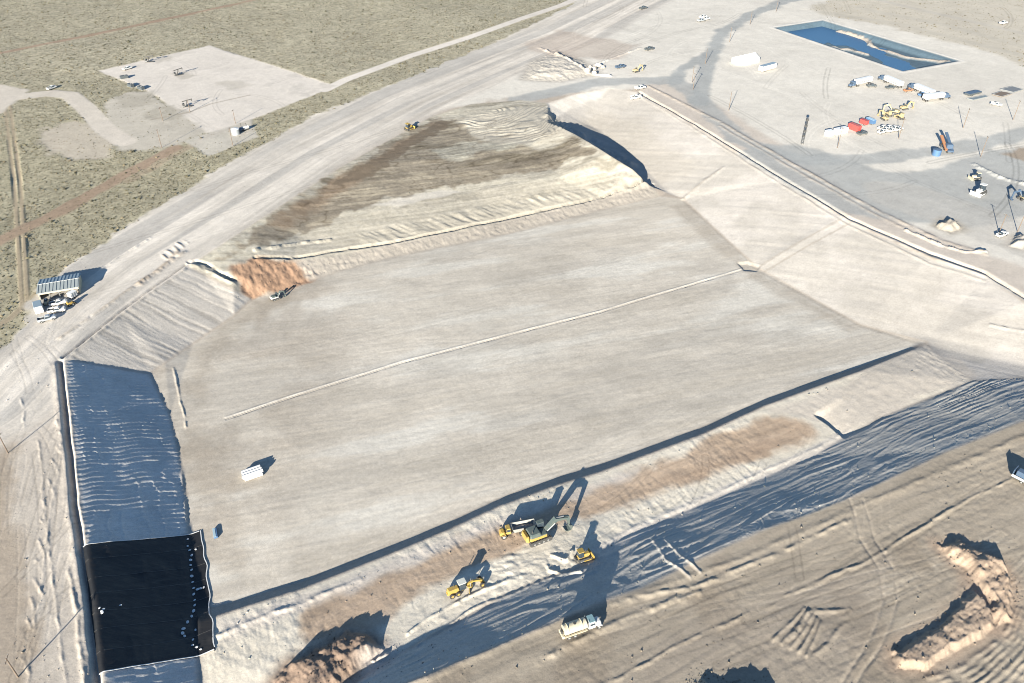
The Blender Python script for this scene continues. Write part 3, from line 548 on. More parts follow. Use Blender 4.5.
def copy_tree(o, parent=None):
    kids = [c for c in bpy.data.objects if c.parent == o]
    c = o.copy(); COL.objects.link(c); c.parent = parent
    for k in kids: copy_tree(k, c)
    return c
def terr(x, y): return float(sample(Z, np.array(float(x)), np.array(float(y))))
def setdown(o, x, y, rz, dz=0.0, L=2.0, Wd=1.0, scale=1.0):      # stand on the terrain, tilted with it
    o.scale = (scale,) * 3; c, s = math.cos(rz), math.sin(rz)
    f, b = terr(x + c * L, y + s * L), terr(x - c * L, y - s * L); l, r = terr(x - s * Wd, y + c * Wd), terr(x + s * Wd, y - c * Wd)
    fw = Vector((c * 2 * L, s * 2 * L, f - b)).normalized(); lf = Vector((-s * 2 * Wd, c * 2 * Wd, l - r)); up = fw.cross(lf).normalized(); lf = up.cross(fw)
    M = Matrix((fw, lf, up)).transposed(); o.rotation_euler = M.to_euler(); o.location = (x, y, (f + b + l + r) / 4 + dz)
def put(o, u0, v0, u1, v1, **k):                                 # rear pixel and front pixel of the wheels' contact line
    a, b = G(u0, v0), G(u1, v1); setdown(o, (a[0] + b[0]) / 2, (a[1] + b[1]) / 2, math.atan2(b[1] - a[1], b[0] - a[0]), **k)
    return math.hypot(b[0] - a[0], b[1] - a[1])

def wheel(p, x, y, r, w, tyre=TYRE, rimm=GRYP):
    t = MB().cyl((x, y - w / 2, r), (x, y + w / 2, r), r, n=16).build('wheel', tyre, p, True)
    MB().cyl((x, y - w / 2 - .03, r), (x, y + w / 2 + .03, r), r * .5, n=10).build('rim', rimm, t); return t
def track(p, y, w, L, h, name='track'):
    x0, x1 = -L / 2, L / 2; r = h / 2
    prof = [(x1 - r + r * math.cos(a), r + r * math.sin(a)) for a in np.linspace(-math.pi / 2, math.pi / 2, 7)] + [(x0 + r + r * math.cos(a), r + r * math.sin(a)) for a in np.linspace(math.pi / 2, 3 * math.pi / 2, 7)]
    t = MB().prism(prof, y - w / 2, y + w / 2).build(name, DARK, p)
    for k in range(4): MB().cyl((x0 + r + (L - h) * (k + .5) / 4, y - w / 2 - .04, r * .75), (x0 + r + (L - h) * (k + .5) / 4, y + w / 2 + .04, r * .75), r * .42, n=8).build('roller', STEEL, t)
    g = MB()
    for k in range(14): xx = x0 + r * .6 + (L - r * 1.2) * k / 13; g.box(xx - .04, xx + .04, y - w / 2, y + w / 2, h, h + .05, b=.005)
    g.build('track_shoe', DARK, t)
    return t

def pickup(paint, label, group=None, bed=DARK):
    o = empty('pickup_truck', label, 'pickup truck', group)
    MB().box(-2.75, 2.75, -.98, .98, .55, 1.02, b=.12).build('body', paint, o)
    MB().box(1.1, 2.65, -.92, .92, 1.0, 1.28, .1, .08).build('hood', paint, o)
    c = MB().box(-.75, 1.35, -.90, .90, 1.0, 1.92, .42, .16).build('cab', paint, o)
    MB().add([(1.34, -.80, 1.08), (1.34, .80, 1.08), (.95, .70, 1.78), (.95, -.70, 1.78)], [(0, 1, 2, 3)]).build('windshield', GLASS, c)
    MB().add([(-.76, -.78, 1.12), (-.40, -.68, 1.76), (-.40, .68, 1.76), (-.76, .78, 1.12)], [(0, 1, 2, 3)]).build('rear_window', GLASS, c)
    for s in (-1, 1): MB().add([(1.1, s * .925, 1.12), (.75, s * .80, 1.72), (-.35, s * .80, 1.72), (-.6, s * .925, 1.12)], [(0, 1, 2, 3)]).build('side_window', GLASS, c)
    for s in (-1, 1): MB().box(-2.7, -.8, s * .93 - .06, s * .93 + .06, 1.0, 1.4, b=.02).build('bed_side', paint, o)
    MB().box(-2.74, -2.62, -.9, .9, 1.0, 1.38, b=.02).build('tailgate', paint, o); MB().box(-2.6, -.82, -.85, .85, 1.0, 1.05, b=.02).build('bed_floor', bed, o)
    for x in (-1.75, 1.75):
        for s in (-1, 1): wheel(o, x, s * .86, .40, .28)
    for s in (-1, 1): MB().box(2.70, 2.79, s * .75 - .15, s * .75 + .15, .78, .95, b=.01).build('headlight', WHITE, o)
    return o
def dozer(body, label, group=None, cabm=None):
    o = empty('bulldozer', label, 'bulldozer', group)
    for s in (-1, 1): track(o, s * .95, .5, 3.1, .95)
    MB().box(-1.3, 1.5, -.66, .66, .55, 1.2).build('chassis', body, o); MB().box(.15, 1.75, -.55, .55, 1.15, 1.75, .06, .05).build('hood', body, o)
    c = MB().box(-1.15, .15, -.72, .72, 1.15, 2.75, .12, .08).build('cab', cabm or GLASS, o); MB().box(-1.3, .25, -.80, .80, 2.75, 2.9).build('cab_roof', body, c)
    MB().cyl((.9, .2, 1.7), (.9, .2, 2.5), .07, n=8).build('exhaust', DARK, o)
    bl = [(2.35 + .25 * (1 - math.cos((z - .6) * 1.6)), z) for z in np.linspace(.05, 1.2, 6)]
    MB().prism(bl + [(x - .12, z) for x, z in bl[::-1]], -1.65, 1.65).build('blade', body, o)
    for s in (-1, 1): MB().bar((-.2, s * 1.3, .45), (2.35, s * 1.3, .4), .16, .22).build('push_arm', body, o)
    r = MB().box(-2.0, -1.6, -.8, .8, .6, .95)
    for s in (-.6, 0, .6): r.bar((-1.9, s, .7), (-2.05, s, .1), .12, .15)
    r.build('ripper', DARK, o)
    return o
def excavator(body, label, dark=TEAL, group=None, reach=1.0, armz=1.0, slew=0.0):
    o = empty('excavator', label, 'excavator', group)
    for s in (-1, 1): track(o, s * 1.35, .65, 5.0, 1.05)
    MB().box(-1.2, 1.2, -1.2, 1.2, .45, 1.15).build('undercarriage', DARK, o)
    MB().cyl((0, 0, 1.1), (0, 0, 1.35), 1.0, n=16).build('slew_ring', DARK, o)
    h = MB().box(-2.3, 1.5, -1.5, 1.5, 1.35, 2.0, b=.15).build('house', body, o); MB().box(-1.0, 1.4, -1.48, .4, 1.98, 2.15).build('deck_cover', dark, h)
    MB().box(-2.2, .2, -1.45, 1.45, 2.0, 2.75, .06, .1).build('engine_cover', dark, h); MB().box(-3.1, -2.25, -1.5, 1.5, 1.4, 2.6, .08, .1, b=.3).build('counterweight', body, o)
    c = MB().box(.2, 1.9, .55, 1.5, 1.95, 3.35, .2, .06).build('cab', GLASS, o); MB().box(.25, 1.75, .5, 1.52, 3.33, 3.45).build('cab_roof', dark, c)
    MB().cyl((-1.4, -.6, 2.7), (-1.4, -.6, 3.3), .1, n=8).build('exhaust', DARK, o)
    A, B_, Cc, D_ = (1.2, -.2, 1.9), (3.9 * reach, -.2, 5.0 * armz), (6.3 * reach, -.2, 4.6 * armz), (6.9 * reach, -.2, 1.6 * armz)
    bm = MB().prism([(1.0, 1.7), (1.5, 1.6), (4.1 * reach, 4.6 * armz), (6.4 * reach, 4.25 * armz), (6.5 * reach, 4.65 * armz), (3.8 * reach, 5.75 * armz)], -.65, .25).build('boom', dark, o)
    MB().prism([(5.7 * reach, 5.2 * armz), (6.2 * reach, 4.3 * armz), (6.7 * reach, 1.7 * armz), (7.05 * reach, 1.7 * armz), (6.95 * reach, 4.7 * armz)], -.5, .1).build('stick', dark, o)
    MB().cyl((1.6, .3, 1.8), (3.6 * reach, .3, 4.4 * armz), .13, n=8).build('hydraulic_cylinder', STEEL, bm); MB().cyl((1.6, -.7, 1.8), (3.6 * reach, -.7, 4.4 * armz), .13, n=8).build('hydraulic_cylinder', STEEL, bm)
    MB().cyl((4.0 * reach, -.2, 5.5 * armz), (5.75 * reach, -.2, 5.15 * armz), .13, n=8).build('hydraulic_cylinder', STEEL, bm)
    xb, zb = 6.9 * reach, 1.7 * armz
    bk = [(xb - .1, zb + .1), (xb + .45, zb - .1), (xb + .55, zb - .75), (xb + .2, zb - 1.3), (xb - .55, zb - 1.45), (xb - 1.1, zb - 1.1), (xb - 1.05, zb - .95), (xb - .5, zb - 1.2), (xb + .1, zb - 1.1), (xb + .35, zb - .7), (xb + .2, zb - .2)]
    k_ = MB().prism(bk, -.95, .55).build('bucket', dark, o)
    t = MB()
    for y in (-.8, -.5, -.2, .1, .4): t.bar((xb - 1.05, y, zb - 1.05), (xb - 1.3, y, zb - .8), .1, .08)
    t.build('bucket_tooth', STEEL, k_)
    return o
def dump_truck(label):
    o = empty('dump_truck', label, 'dump truck')
    MB().box(2.0, 5.2, -.6, .6, .7, 1.2).build('front_frame', DARK, o); MB().box(-4.6, 2.0, -.55, .55, .8, 1.25).build('rear_frame', DARK, o)
    MB().box(3.6, 5.4, -1.2, 1.2, 1.2, 2.15, .25, .12, b=.25).build('hood', YEL, o); c = MB().box(2.05, 3.6, -1.15, 1.0, 1.25, 3.1, .12, .1).build('cab', YEL, o)
    MB().box(3.3, 3.62, -1.0, .85, 2.15, 2.9).build('windshield', GLASS, c)
    for s in (-1.17, .93): MB().box(2.3, 3.3, s, s + .09, 2.1, 2.85, b=.01).build('side_window', GLASS, c)
    for s in (-1, 1): MB().box(3.7, 4.9, s * 1.3 - .28, s * 1.3 + .28, 1.45, 1.6).build('fender', YEL, o)
    lo, hi = (-4.6, 1.2, 1.5, 1.15), (-5.1, 1.75, 2.95, 1.5)
    bx = MB(); b0, b1, bz, bw = lo; t0, t1, tz, tw = hi; i = .12
    V = [(b0, -bw, bz), (b1, -bw, bz), (b1, bw, bz), (b0, bw, bz), (t0, -tw, tz), (t1, -tw, tz), (t1, tw, tz), (t0, tw, tz), (t0 + i, -tw + i, tz), (t1 - i, -tw + i, tz), (t1 - i, tw - i, tz), (t0 + i, tw - i, tz), (b0 + i, -bw + i, bz + .15), (b1 - i, -bw + i, bz + .15), (b1 - i, bw - i, bz + .15), (b0 + i, bw - i, bz + .15)]
    fs = [(3, 2, 1, 0)] + [(k, (k + 1) % 4, (k + 1) % 4 + 4, k + 4) for k in range(4)] + [(k + 4, (k + 1) % 4 + 4, (k + 1) % 4 + 8, k + 8) for k in range(4)] + [(k + 8, (k + 1) % 4 + 8, (k + 1) % 4 + 12, k + 12) for k in range(4)] + [(12, 13, 14, 15)]
    bd = bx.add(V, fs).build('dump_bed', mat('bed_paint', (.30, .30, .28), .6, 0, .4), o)
    n = 9; lv = []; lf = []
    for a in range(n):
        for b in range(n): x = b0 + .1 + (b1 - b0 - .1) * a / (n - 1); y = (-bw + .1) + (2 * bw - .2) * b / (n - 1); lv.append((x, y * 1.1, 1.75 + .8 * math.exp(-((x + 1.4) / 1.2) ** 2 - (y / .8) ** 2) + random.uniform(0, .12)))
    for a in range(n - 1):
        for b in range(n - 1): lf.append((a * n + b, a * n + n + b, a * n + n + b + 1, a * n + b + 1))
    MB().add(lv, lf).build('soil_load', DIRT, bd)
    for x in (4.3, -.9, -3.0):
        for s in (-1, 1): wheel(o, x, s * 1.22, .82, .62)
    MB().cyl((3.5, .95, 2.0), (3.5, .95, 3.3), .09, n=8).build('exhaust', DARK, o)
    return o
def grader(label):
    o = empty('motor_grader', label, 'motor grader')
    MB().box(-4.2, -1.4, -.75, .75, 1.05, 2.1, .15, .08).build('engine_housing', YEL, o); MB().box(-4.4, -.4, -.55, .55, .75, 1.1).build('rear_frame', YEL, o)
    c = MB().box(-1.4, .25, -.78, .78, 1.2, 3.1, .1, .08).build('cab', GLASS, o); MB().box(-1.55, .4, -.85, .85, 3.1, 3.25).build('cab_roof', mat('pale_roof', (.55, .56, .5)), c)
    MB().prism([(.2, 1.3), (.5, 1.2), (2.2, 1.75), (4.2, 1.0), (4.4, 1.25), (4.2, 1.55), (2.2, 2.15), (.2, 1.75)], -.2, .2).build('front_frame', YEL, o)
    bl = MB(); p0, p1 = Vector((.6, -1.75, .1)), Vector((2.1, 1.75, .1))
    for k in range(5):
        z = k * .16; q = .12 * math.sin(k / 4 * math.pi); bl.bar(p0 + Vector((-q, 0, z)), p1 + Vector((-q, 0, z)), .06, .17)
    bl.build('blade', YEL, o); MB().cyl((1.35, 0, .75), (1.35, 0, .95), .7, n=16).build('circle', YEL, o)
    for s in (-1, 1): MB().cyl((1.5, s * .25, 1.9), (1.35, s * .6, .9), .07, n=8).build('hydraulic_cylinder', STEEL, o)
    MB().box(3.9, 4.3, -1.0, 1.0, .55, .8).build('front_axle', YEL, o)
    for x in (-3.4, -1.9, 4.1):
        for s in (-1, 1): wheel(o, x, s * 1.02, .66, .4, rimm=YEL)
    MB().cyl((-2.4, .3, 2.0), (-2.4, .3, 3.0), .08, n=8).build('exhaust', DARK, o); MB().box(4.4, 4.9, -.8, .8, .4, .9).build('front_counterweight', YEL, o)
    return o
def water_truck(label):
    o = empty('water_truck', label, 'water truck')
    MB().box(-4.4, 4.2, -.5, .5, .75, 1.05).build('frame', DARK, o)
    n = 20; prof = [(math.cos(k * 2 * math.pi / n) * 1.25, 2.25 + math.sin(k * 2 * math.pi / n) * 1.0) for k in range(n)]
    xs = [(-4.2, .90), (-4.1, 1), (.9, 1), (1.0, .90)]; V = [(x, a * s, 2.25 + (b - 2.25) * s) for x, s in xs for a, b in prof]
    F_ = [tuple(range(n - 1, -1, -1)), tuple(range(3 * n, 4 * n))] + [(r * n + k, r * n + (k + 1) % n, r * n + n + (k + 1) % n, r * n + n + k) for r in range(3) for k in range(n)]
    t = MB().add(V, F_).build('tank', CREAM, o, True); MB().cyl((-1.6, 0, 3.2), (-1.6, 0, 3.42), .32, n=14).build('hatch', DARK, t)
    for x in (-3.4, -.2): MB().cyl((x, 0, 2.25), (x + .09, 0, 2.25), 1.27, n=24).build('tank_band', CREAM, t)
    for s in (-1, 1): MB().box(-4.2, .9, s * 1.05 - .2, s * 1.05 + .2, 1.05, 1.2).build('fender', CREAM, o)
    MB().box(-4.75, -4.25, -1.1, 1.1, .8, 1.5).build('spray_bar', CREAM, o); MB().box(-4.7, -4.3, -.4, .4, 1.5, 2.2).build('pump', DARK, o)
    c = MB().box(1.3, 3.0, -1.1, 1.1, 1.05, 2.95, .15, .12).build('cab', WHITE, o); MB().box(1.45, 2.85, -.95, .95, 2.90, 3.02).build('cab_roof', mat('teal_roof', (.16, .27, .30), .4), c)
    MB().add([(3.01, -.9, 1.9), (3.01, .9, 1.9), (2.84, .82, 2.72), (2.84, -.82, 2.72)], [(0, 1, 2, 3)]).build('windshield', GLASS, c)
    for s in (-1, 1): MB().add([(1.55, s * 1.07, 1.9), (2.75, s * 1.07, 1.9), (2.6, s * 1.0, 2.6), (1.6, s * 1.0, 2.6)], [(0, 1, 2, 3)]).build('side_window', GLASS, c)
    MB().box(2.95, 4.4, -.85, .85, 1.05, 1.9, .12, .1, b=.2).build('hood', WHITE, o); MB().box(4.35, 4.55, -1.1, 1.1, .6, .95).build('bumper', STEEL, o)
    for s in (-1, 1): MB().box(3.3, 4.3, s * 1.0 - .22, s * 1.0 + .22, 1.08, 1.22).build('fender', WHITE, o); MB().cyl((1.15, s * .9, 1.2), (1.15, s * .9, 3.3), .07, n=8).build('exhaust', STEEL, o)
    for x in (3.75, -1.9, -3.25):
        for s in (-1, 1): wheel(o, x, s * .98, .54, .45 if x < 0 else .3)
    return o
def semi(label, cabm, group):
    o = empty('semi_truck', label, 'semi truck', group)
    MB().box(2.6, 9.6, -.5, .5, .7, 1.0).build('tractor_frame', DARK, o); c = MB().box(5.6, 7.6, -1.15, 1.15, 1.0, 3.3, .1, .08).build('cab', cabm, o)
    MB().box(7.5, 9.4, -.9, .9, 1.0, 2.0, .15, .1, b=.2).build('hood', cabm, o); MB().add([(7.58, -.95, 2.1), (7.58, .95, 2.1), (7.50, .9, 3.0), (7.50, -.9, 3.0)], [(0, 1, 2, 3)]).build('windshield', GLASS, c)
    prof = [(-7.6, 1.6), (-7.2, 1.3), (4.6, 1.3), (5.0, 1.7), (5.0, 3.5), (4.8, 3.75), (-7.4, 3.75), (-7.6, 3.5)]
    t = MB().prism(prof, -1.27, 1.27).build('trailer', WHITE, o)
    for k in range(7):
        x = -6.6 + k * 1.75
        for s in (-1, 1): MB().box(x, x + 1.05, s * 1.29 - .03, s * 1.29 + .03, 1.75, 2.75, b=.01).build('side_panel', GRYP, t)
    MB().box(-7.3, 4.7, -1.05, 1.05, 3.74, 3.82).build('trailer_roof', ROOFW, t)
    for x in (8.7, 4.2, 3.0, -5.4, -6.6):
        for s in (-1, 1): wheel(o, x, s * 1.0, .5, .5 if x < 8 else .3)
    MB().box(2.2, 5.0, -.6, .6, 1.0, 1.28).build('fifth_wheel', DARK, o)
    return o
def pole(label, h=10.5, group='utility poles', arms=1):
    o = empty('utility_pole', label, 'utility pole', group)
    MB().cyl((0, 0, -.3), (0, 0, h), .17, .11, 8).build('post', WOOD, o)
    for k in range(arms):
        z = h - .35 - k * .9; a = MB().box(-.06, .06, -1.2, 1.2, z, z + .12, b=.01).build('crossarm', WOOD, o)
        for y in (-1.05, -.4, .4, 1.05): MB().cyl((0, y, z + .12), (0, y, z + .32), .05, n=6).build('insulator', GRYP, a)
    return o
def box_trailer(label, L, Wd, Hh, paint, roofm, name='container', cat='container', group=None, wheels=False, ribs=True):
    o = empty(name, label, cat, group); z0 = .6 if wheels else .12
    MB().box(-L / 2, L / 2, -Wd / 2, Wd / 2, z0, z0 + Hh, b=.04).build('body', paint, o); MB().box(-L / 2 + .05, L / 2 - .05, -Wd / 2 + .05, Wd / 2 - .05, z0 + Hh, z0 + Hh + .06).build('roof', roofm, o)
    if ribs:
        n = max(3, int(L / .9))
        for s in (-1, 1):
            for k in range(n): x = -L / 2 + L * (k + .5) / n; MB().box(x - .05, x + .05, s * (Wd / 2 + .02) - .03, s * (Wd / 2 + .02) + .03, z0 + .08, z0 + Hh - .08, b=.005).build('rib', paint, o)
    MB().box(L / 2, L / 2 + .05, -Wd / 2 + .15, Wd / 2 - .15, z0 + .1, z0 + Hh - .15, b=.01).build('door', GRYP, o)
    if wheels:
        for x in (-L * .28, -L * .28 + 1.0):
            for s in (-1, 1): wheel(o, x, s * (Wd / 2 - .2), .4, .3)
        MB().bar((L / 2, 0, .55), (L / 2 + 1.2, 0, .5), .12, .12).build('drawbar', DARK, o)
    else:
        for s in (-1, 1): MB().box(-L / 2 + .1, L / 2 - .1, s * Wd * .35 - .1, s * Wd * .35 + .1, 0, .12, b=.01).build('skid', DARK, o)
    return o

# ------------------------------------------------------------------ machines on the bench
t = dump_truck('yellow articulated dump truck with grey bed of soil beside the big excavator'); put(t, 538, 529, 498, 537, L=3, scale=.88)
ex = excavator(YEL, 'large excavator with dark boom reaching over the bench beside the dump truck', TEAL, None, 1.0, .74); put(ex, 526, 543, 550, 534, L=2.2, scale=1.22)
dz = dozer(YEL, 'small yellow bulldozer among white spoil ridges right of the excavator'); put(dz, 573, 562, 592, 556, L=1.5)
gd = grader('yellow motor grader standing alone on the bench left of the excavator'); put(gd, 447, 597, 482, 583, L=3)
wt = water_truck('cream water truck with white cab at the brink of the shaded south slope'); put(wt, 562, 637, 600, 624, L=3)
we = excavator(WHITE, 'small white excavator on the pit floor below the orange cut face', TEAL, None, .8, .8); put(we, 270, 301, 282, 297, L=1.5, scale=.62)
ydz = dozer(YEL, 'yellow bulldozer working on top of the brown stockpile terrace'); put(ydz, 402, 132, 415, 127, L=1.5, scale=1.15)

# white rolls of liner lying on the pit floor
a, b = G(243, 481), G(260, 475); rz = math.atan2(b[1] - a[1], b[0] - a[0]); cx, cy, czz = (a[0] + b[0]) / 2, (a[1] + b[1]) / 2 + 1.2, terr(a[0], a[1])
labs = ['nearest white liner roll of the bundle on the pit floor', 'second white liner roll from the near side of the bundle on the pit floor', 'third white liner roll from the near side of the bundle on the pit floor', 'farthest bottom white liner roll of the bundle on the pit floor', 'top white liner roll, the nearer one on the bundle', 'middle top white liner roll on the bundle', 'top white liner roll, the farther one on the bundle']
k = 0
for lvl, cnt in ((0, 4), (1, 3)):
    for i in range(cnt):
        o = empty('liner_roll', labs[k], 'liner roll', 'white liner rolls on the pit floor'); k += 1; rr_ = .47; L = 2.4 + .12 * ((i * 7 + lvl * 3) % 4)
        MB().cyl((-L, 0, 0), (L, 0, 0), rr_, n=18).build('wrap', FLAP, o, True); MB().cyl((-L - .25, 0, 0), (L + .25, 0, 0), .12, n=8).build('core_tube', GRYP, o)
        off = (i - (cnt - 1) / 2) * 2 * rr_ * 1.01
        o.location = (cx - math.sin(rz) * off, cy + math.cos(rz) * off, czz + rr_ + .05 + lvl * rr_ * 1.74); o.rotation_euler = (0, 0, rz)

# low crate by the black liner
o = empty('supply_crate', 'long low blue crate lying right of the black liner', 'crate'); MB().box(-1.6, 1.6, -.5, .5, .08, .62).build('body', BLUE, o)
MB().box(-1.55, 1.55, -.1, .48, .62, .68).build('lid', mat('pale_blue_plastic', (.30, .42, .48)), o)
for x in (-1.3, 0, 1.3): MB().box(x - .08, x + .08, -.5, .5, 0, .08, b=.01).build('skid', DARK, o)
put(o, 216.5, 540, 214.5, 528, L=1)

lt = BLACK.node_tree; ln = lt.nodes.new('ShaderNodeTexNoise'); ln.inputs['Scale'].default_value = .35; ln.inputs['Detail'].default_value = 8; ln.inputs['Roughness'].default_value = .7
lc = lt.nodes.new('ShaderNodeTexCoord'); lm = lt.nodes.new('ShaderNodeMapping'); lm.inputs['Scale'].default_value = (.5, 3, 1); lt.links.new(lc.outputs['Object'], lm.inputs[0]); lt.links.new(lm.outputs[0], ln.inputs[0])
lb = lt.nodes.new('ShaderNodeBump'); lb.inputs['Strength'].default_value = .5; lb.inputs['Distance'].default_value = .2; lt.links.new(ln.outputs['Fac'], lb.inputs['Height']); lt.links.new(lb.outputs[0], lt.nodes['Principled BSDF'].inputs['Normal'])
# ------------------------------------------------------------------ black liner panel draped over the west slope
def catm(pl, n):
    pl = np.array(pl, float); d = np.r_[0, np.cumsum(np.hypot(*np.diff(pl, axis=0).T))]; s = np.linspace(0, d[-1], n); return np.stack([np.interp(s, d, pl[:, k]) for k in (0, 1)], -1)
nL = 70
left = catm(Gs([(84, 549), (91, 612), (100, 676)]), nL); right = catm(Gs([(201, 531), (203, 547), (206, 565), (207, 583), (210, 600), (211, 612), (213, 628), (216, 649)]), nL)
wob = (vn(np.arange(nL) / 5.5, np.zeros(nL), 2) - .5)[:, None] * .9; right = right + wob * np.array([1, .2])
V = []; n2 = 80
for i in range(nL):
    for j in range(n2):
        q_ = left[i] * (1 - j / (n2 - 1)) + right[i] * (j / (n2 - 1)); V.append((q_[0], q_[1]))
V = np.array(V); zz = sample(Z, V[:, 0], V[:, 1])
zg = zz.reshape(nL, n2)
for _ in range(6):
    zp = np.pad(zg, 1, mode='edge'); zg = np.maximum(zg, (zp[:-2, 1:-1] + zp[2:, 1:-1] + zp[1:-1, :-2] + zp[1:-1, 2:]) / 4)
zg = zg + .16 + .05 * (fbm(V[:, 0] / 3, V[:, 1] / 3, 3, 2) - .5).reshape(nL, n2)
top = np.c_[V, zg.ravel()]; bot = top - np.array([0, 0, .06]); nn = len(top)
Fq = []
for i in range(nL - 1):
    for j in range(n2 - 1): a = i * n2 + j; Fq += [(a, a + n2, a + n2 + 1, a + 1), (nn + a, nn + a + 1, nn + a + n2 + 1, nn + a + n2)]
LIN = empty('liner_sheet', 'black geomembrane sheet with white edges covering the lower west slope', 'liner sheet'); LIN.location = (0, 0, 0)
MB().add(list(map(tuple, top)) + list(map(tuple, bot)), Fq).build('membrane', BLACK, LIN, True)
T3 = top.reshape(nL, n2, 3)
for pth, w in ((T3[0], .18), (T3[:, -1], .20), (T3[-1], .18)):
    m_ = MB()
    for a, b in zip(pth[:-1:2], pth[2::2]): m_.bar(a + np.array([0, 0, .06]), b + np.array([0, 0, .06]), w, .08)
    m_.build('edge_flap', FLAP, LIN)
for f_ in (.14, .29, .43, .57, .71, .86):
    m_ = MB(); pth = T3[int(f_ * (nL - 1))]
    for a, b in zip(pth[:-3:3], pth[3::3]): m_.bar(a + np.array([0, 0, .012]), b + np.array([0, 0, .012]), .16, .03)
    m_.build('weld_seam', mat('seam_grey', (.035, .037, .04), .6), LIN)
# sandbags holding it down
bagpx = [(188, 540), (188, 547), (190, 551), (196, 550), (192, 556), (191, 561), (191, 566), (192, 571), (192, 577), (193, 583), (194, 589), (194, 595), (195, 601), (195, 606), (194, 612), (192, 617), (188, 623), (184, 630), (183, 634), (185, 637), (193, 640), (196, 631), (193, 646), (197, 648), (201, 650), (121, 606), (100, 609), (102, 612), (104, 610), (103, 614), (198, 590), (201, 589), (204, 588)]
sbm = MB()
n = 10
for r_, z_ in ((.22, .02), (.30, .10), (.22, .19)): sbm.v += [(math.cos(k * 2 * math.pi / n) * r_ * 1.35, math.sin(k * 2 * math.pi / n) * r_, z_) for k in range(n)]
sbm.f = [tuple(range(n - 1, -1, -1)), tuple(range(2 * n, 3 * n))] + [(r_ * n + k, r_ * n + (k + 1) % n, r_ * n + n + (k + 1) % n, r_ * n + n + k) for r_ in (0, 1) for k in range(n)]
sb0 = None; cen = V.mean(0)
for k, (u, v) in enumerate(bagpx):
    x, y, z = G(u, v); d2 = np.hypot(V[:, 0] - x, V[:, 1] - y); z = float(zg.ravel()[np.argmin(d2)]) if d2.min() < .8 else z
    if sb0 is None: sb0 = o = sbm.build('sandbag', FLAP, None, True)
    else: o = sb0.copy(); COL.objects.link(o)
    o.location = (x, y, z + .03); o.rotation_euler = (0, 0, random.uniform(0, 3)); o.scale = (random.uniform(.75, 1.25),) * 3
    tag(o, 'white sandbag in the loose cluster near the left edge of the black liner' if 25 < k < 30 else 'lone white sandbag in the middle of the black liner' if k == 25 else 'white sandbag in the dotted row along the right side of the black liner', 'sandbag', 'sandbags on the black liner')

# pump hose over the floor line is only relief; pond water
pz_ = -2.55; pc = Gs(pond)
cen = np.array(pc).mean(0); wv_ = [tuple(cen + (np.array(p) - cen) * .93) + (pz_,) for p in pc]
WM = bpy.data.materials.new('pond_water'); WM.use_nodes = True; b = WM.node_tree.nodes['Principled BSDF']; b.inputs['Base Color'].default_value = (.028, .088, .175, 1); b.inputs['Roughness'].default_value = .35
nz = WM.node_tree.nodes.new('ShaderNodeTexNoise'); nz.inputs['Scale'].default_value = .9; bp = WM.node_tree.nodes.new('ShaderNodeBump'); bp.inputs['Strength'].default_value = .15; WM.node_tree.links.new(nz.outputs['Fac'], bp.inputs['Height']); WM.node_tree.links.new(bp.outputs[0], b.inputs['Normal'])
tag(MB().add(wv_, [(0, 1, 2, 3)]).build('pond_water', WM), kind='structure')

# ------------------------------------------------------------------ shed by the haul road and the vehicles in front of it
sh = empty('metal_shed', 'open-fronted metal shed with ribbed blue-grey roof beside the haul road', 'shed')
Ls, Ds, Hs, Rg = 12.6, 9.0, 3.1, 3.75
MB().box(-Ls / 2, Ls / 2, Ds / 2 - .15, Ds / 2, 0, Hs - .05, b=.02).build('back_wall', CREAM, sh)
for s in (-1, 1): MB().add([(s * Ls / 2, -Ds / 2, 0), (s * Ls / 2, Ds / 2, 0), (s * Ls / 2, Ds / 2, Hs), (s * Ls / 2, 0, Rg - .1), (s * Ls / 2, -Ds / 2, Hs)] + [(s * (Ls / 2 - .12), y, z) for y, z in ((-Ds / 2, 0), (Ds / 2, 0), (Ds / 2, Hs), (0, Rg - .1), (-Ds / 2, Hs))], [(0, 1, 2, 3, 4), (9, 8, 7, 6, 5)] + [(k, (k + 1) % 5, (k + 1) % 5 + 5, k + 5) for k in range(5)]).build('end_wall', CREAM, sh)
MB().box(-Ls / 2 + .13, Ls / 2 - .13, -Ds / 2, -Ds / 2 + .15, 2.2, Hs - .05, b=.02).build('front_fascia', CREAM, sh)
for k in range(5): x = -Ls / 2 + .3 + (Ls - .6) * k / 4; MB().box(x - .12, x + .12, -Ds / 2 + .01, -Ds / 2 + .25, 0, 2.2, b=.02).build('front_post', STEEL, sh)
for s, mm in ((1, ROOF), (-1, mat('sunlit_metal_roof', (.25, .285, .29)))):  # near slope: warmer copy of the roof metal, sunlit tone put into its colour
    rf = MB().add([(-Ls / 2 - .3, 0, Rg), (Ls / 2 + .3, 0, Rg), (Ls / 2 + .3, s * (Ds / 2 + .4), Hs - .05), (-Ls / 2 - .3, s * (Ds / 2 + .4), Hs - .05), (-Ls / 2 - .3, 0, Rg - .08), (Ls / 2 + .3, 0, Rg - .08), (Ls / 2 + .3, s * (Ds / 2 + .4), Hs - .13), (-Ls / 2 - .3, s * (Ds / 2 + .4), Hs - .13)], [(0, 1, 2, 3), (7, 6, 5, 4), (0, 4, 5, 1), (1, 5, 6, 2), (2, 6, 7, 3), (3, 7, 4, 0)]).build('roof_slope', mm, sh)
    for k in range(12): x = -Ls / 2 + .1 + (Ls - .2) * k / 11; MB().bar((x, s * .1, Rg + .05), (x, s * (Ds / 2 + .38), Hs + .02), .14, .12).build('roof_rib', mm, rf)
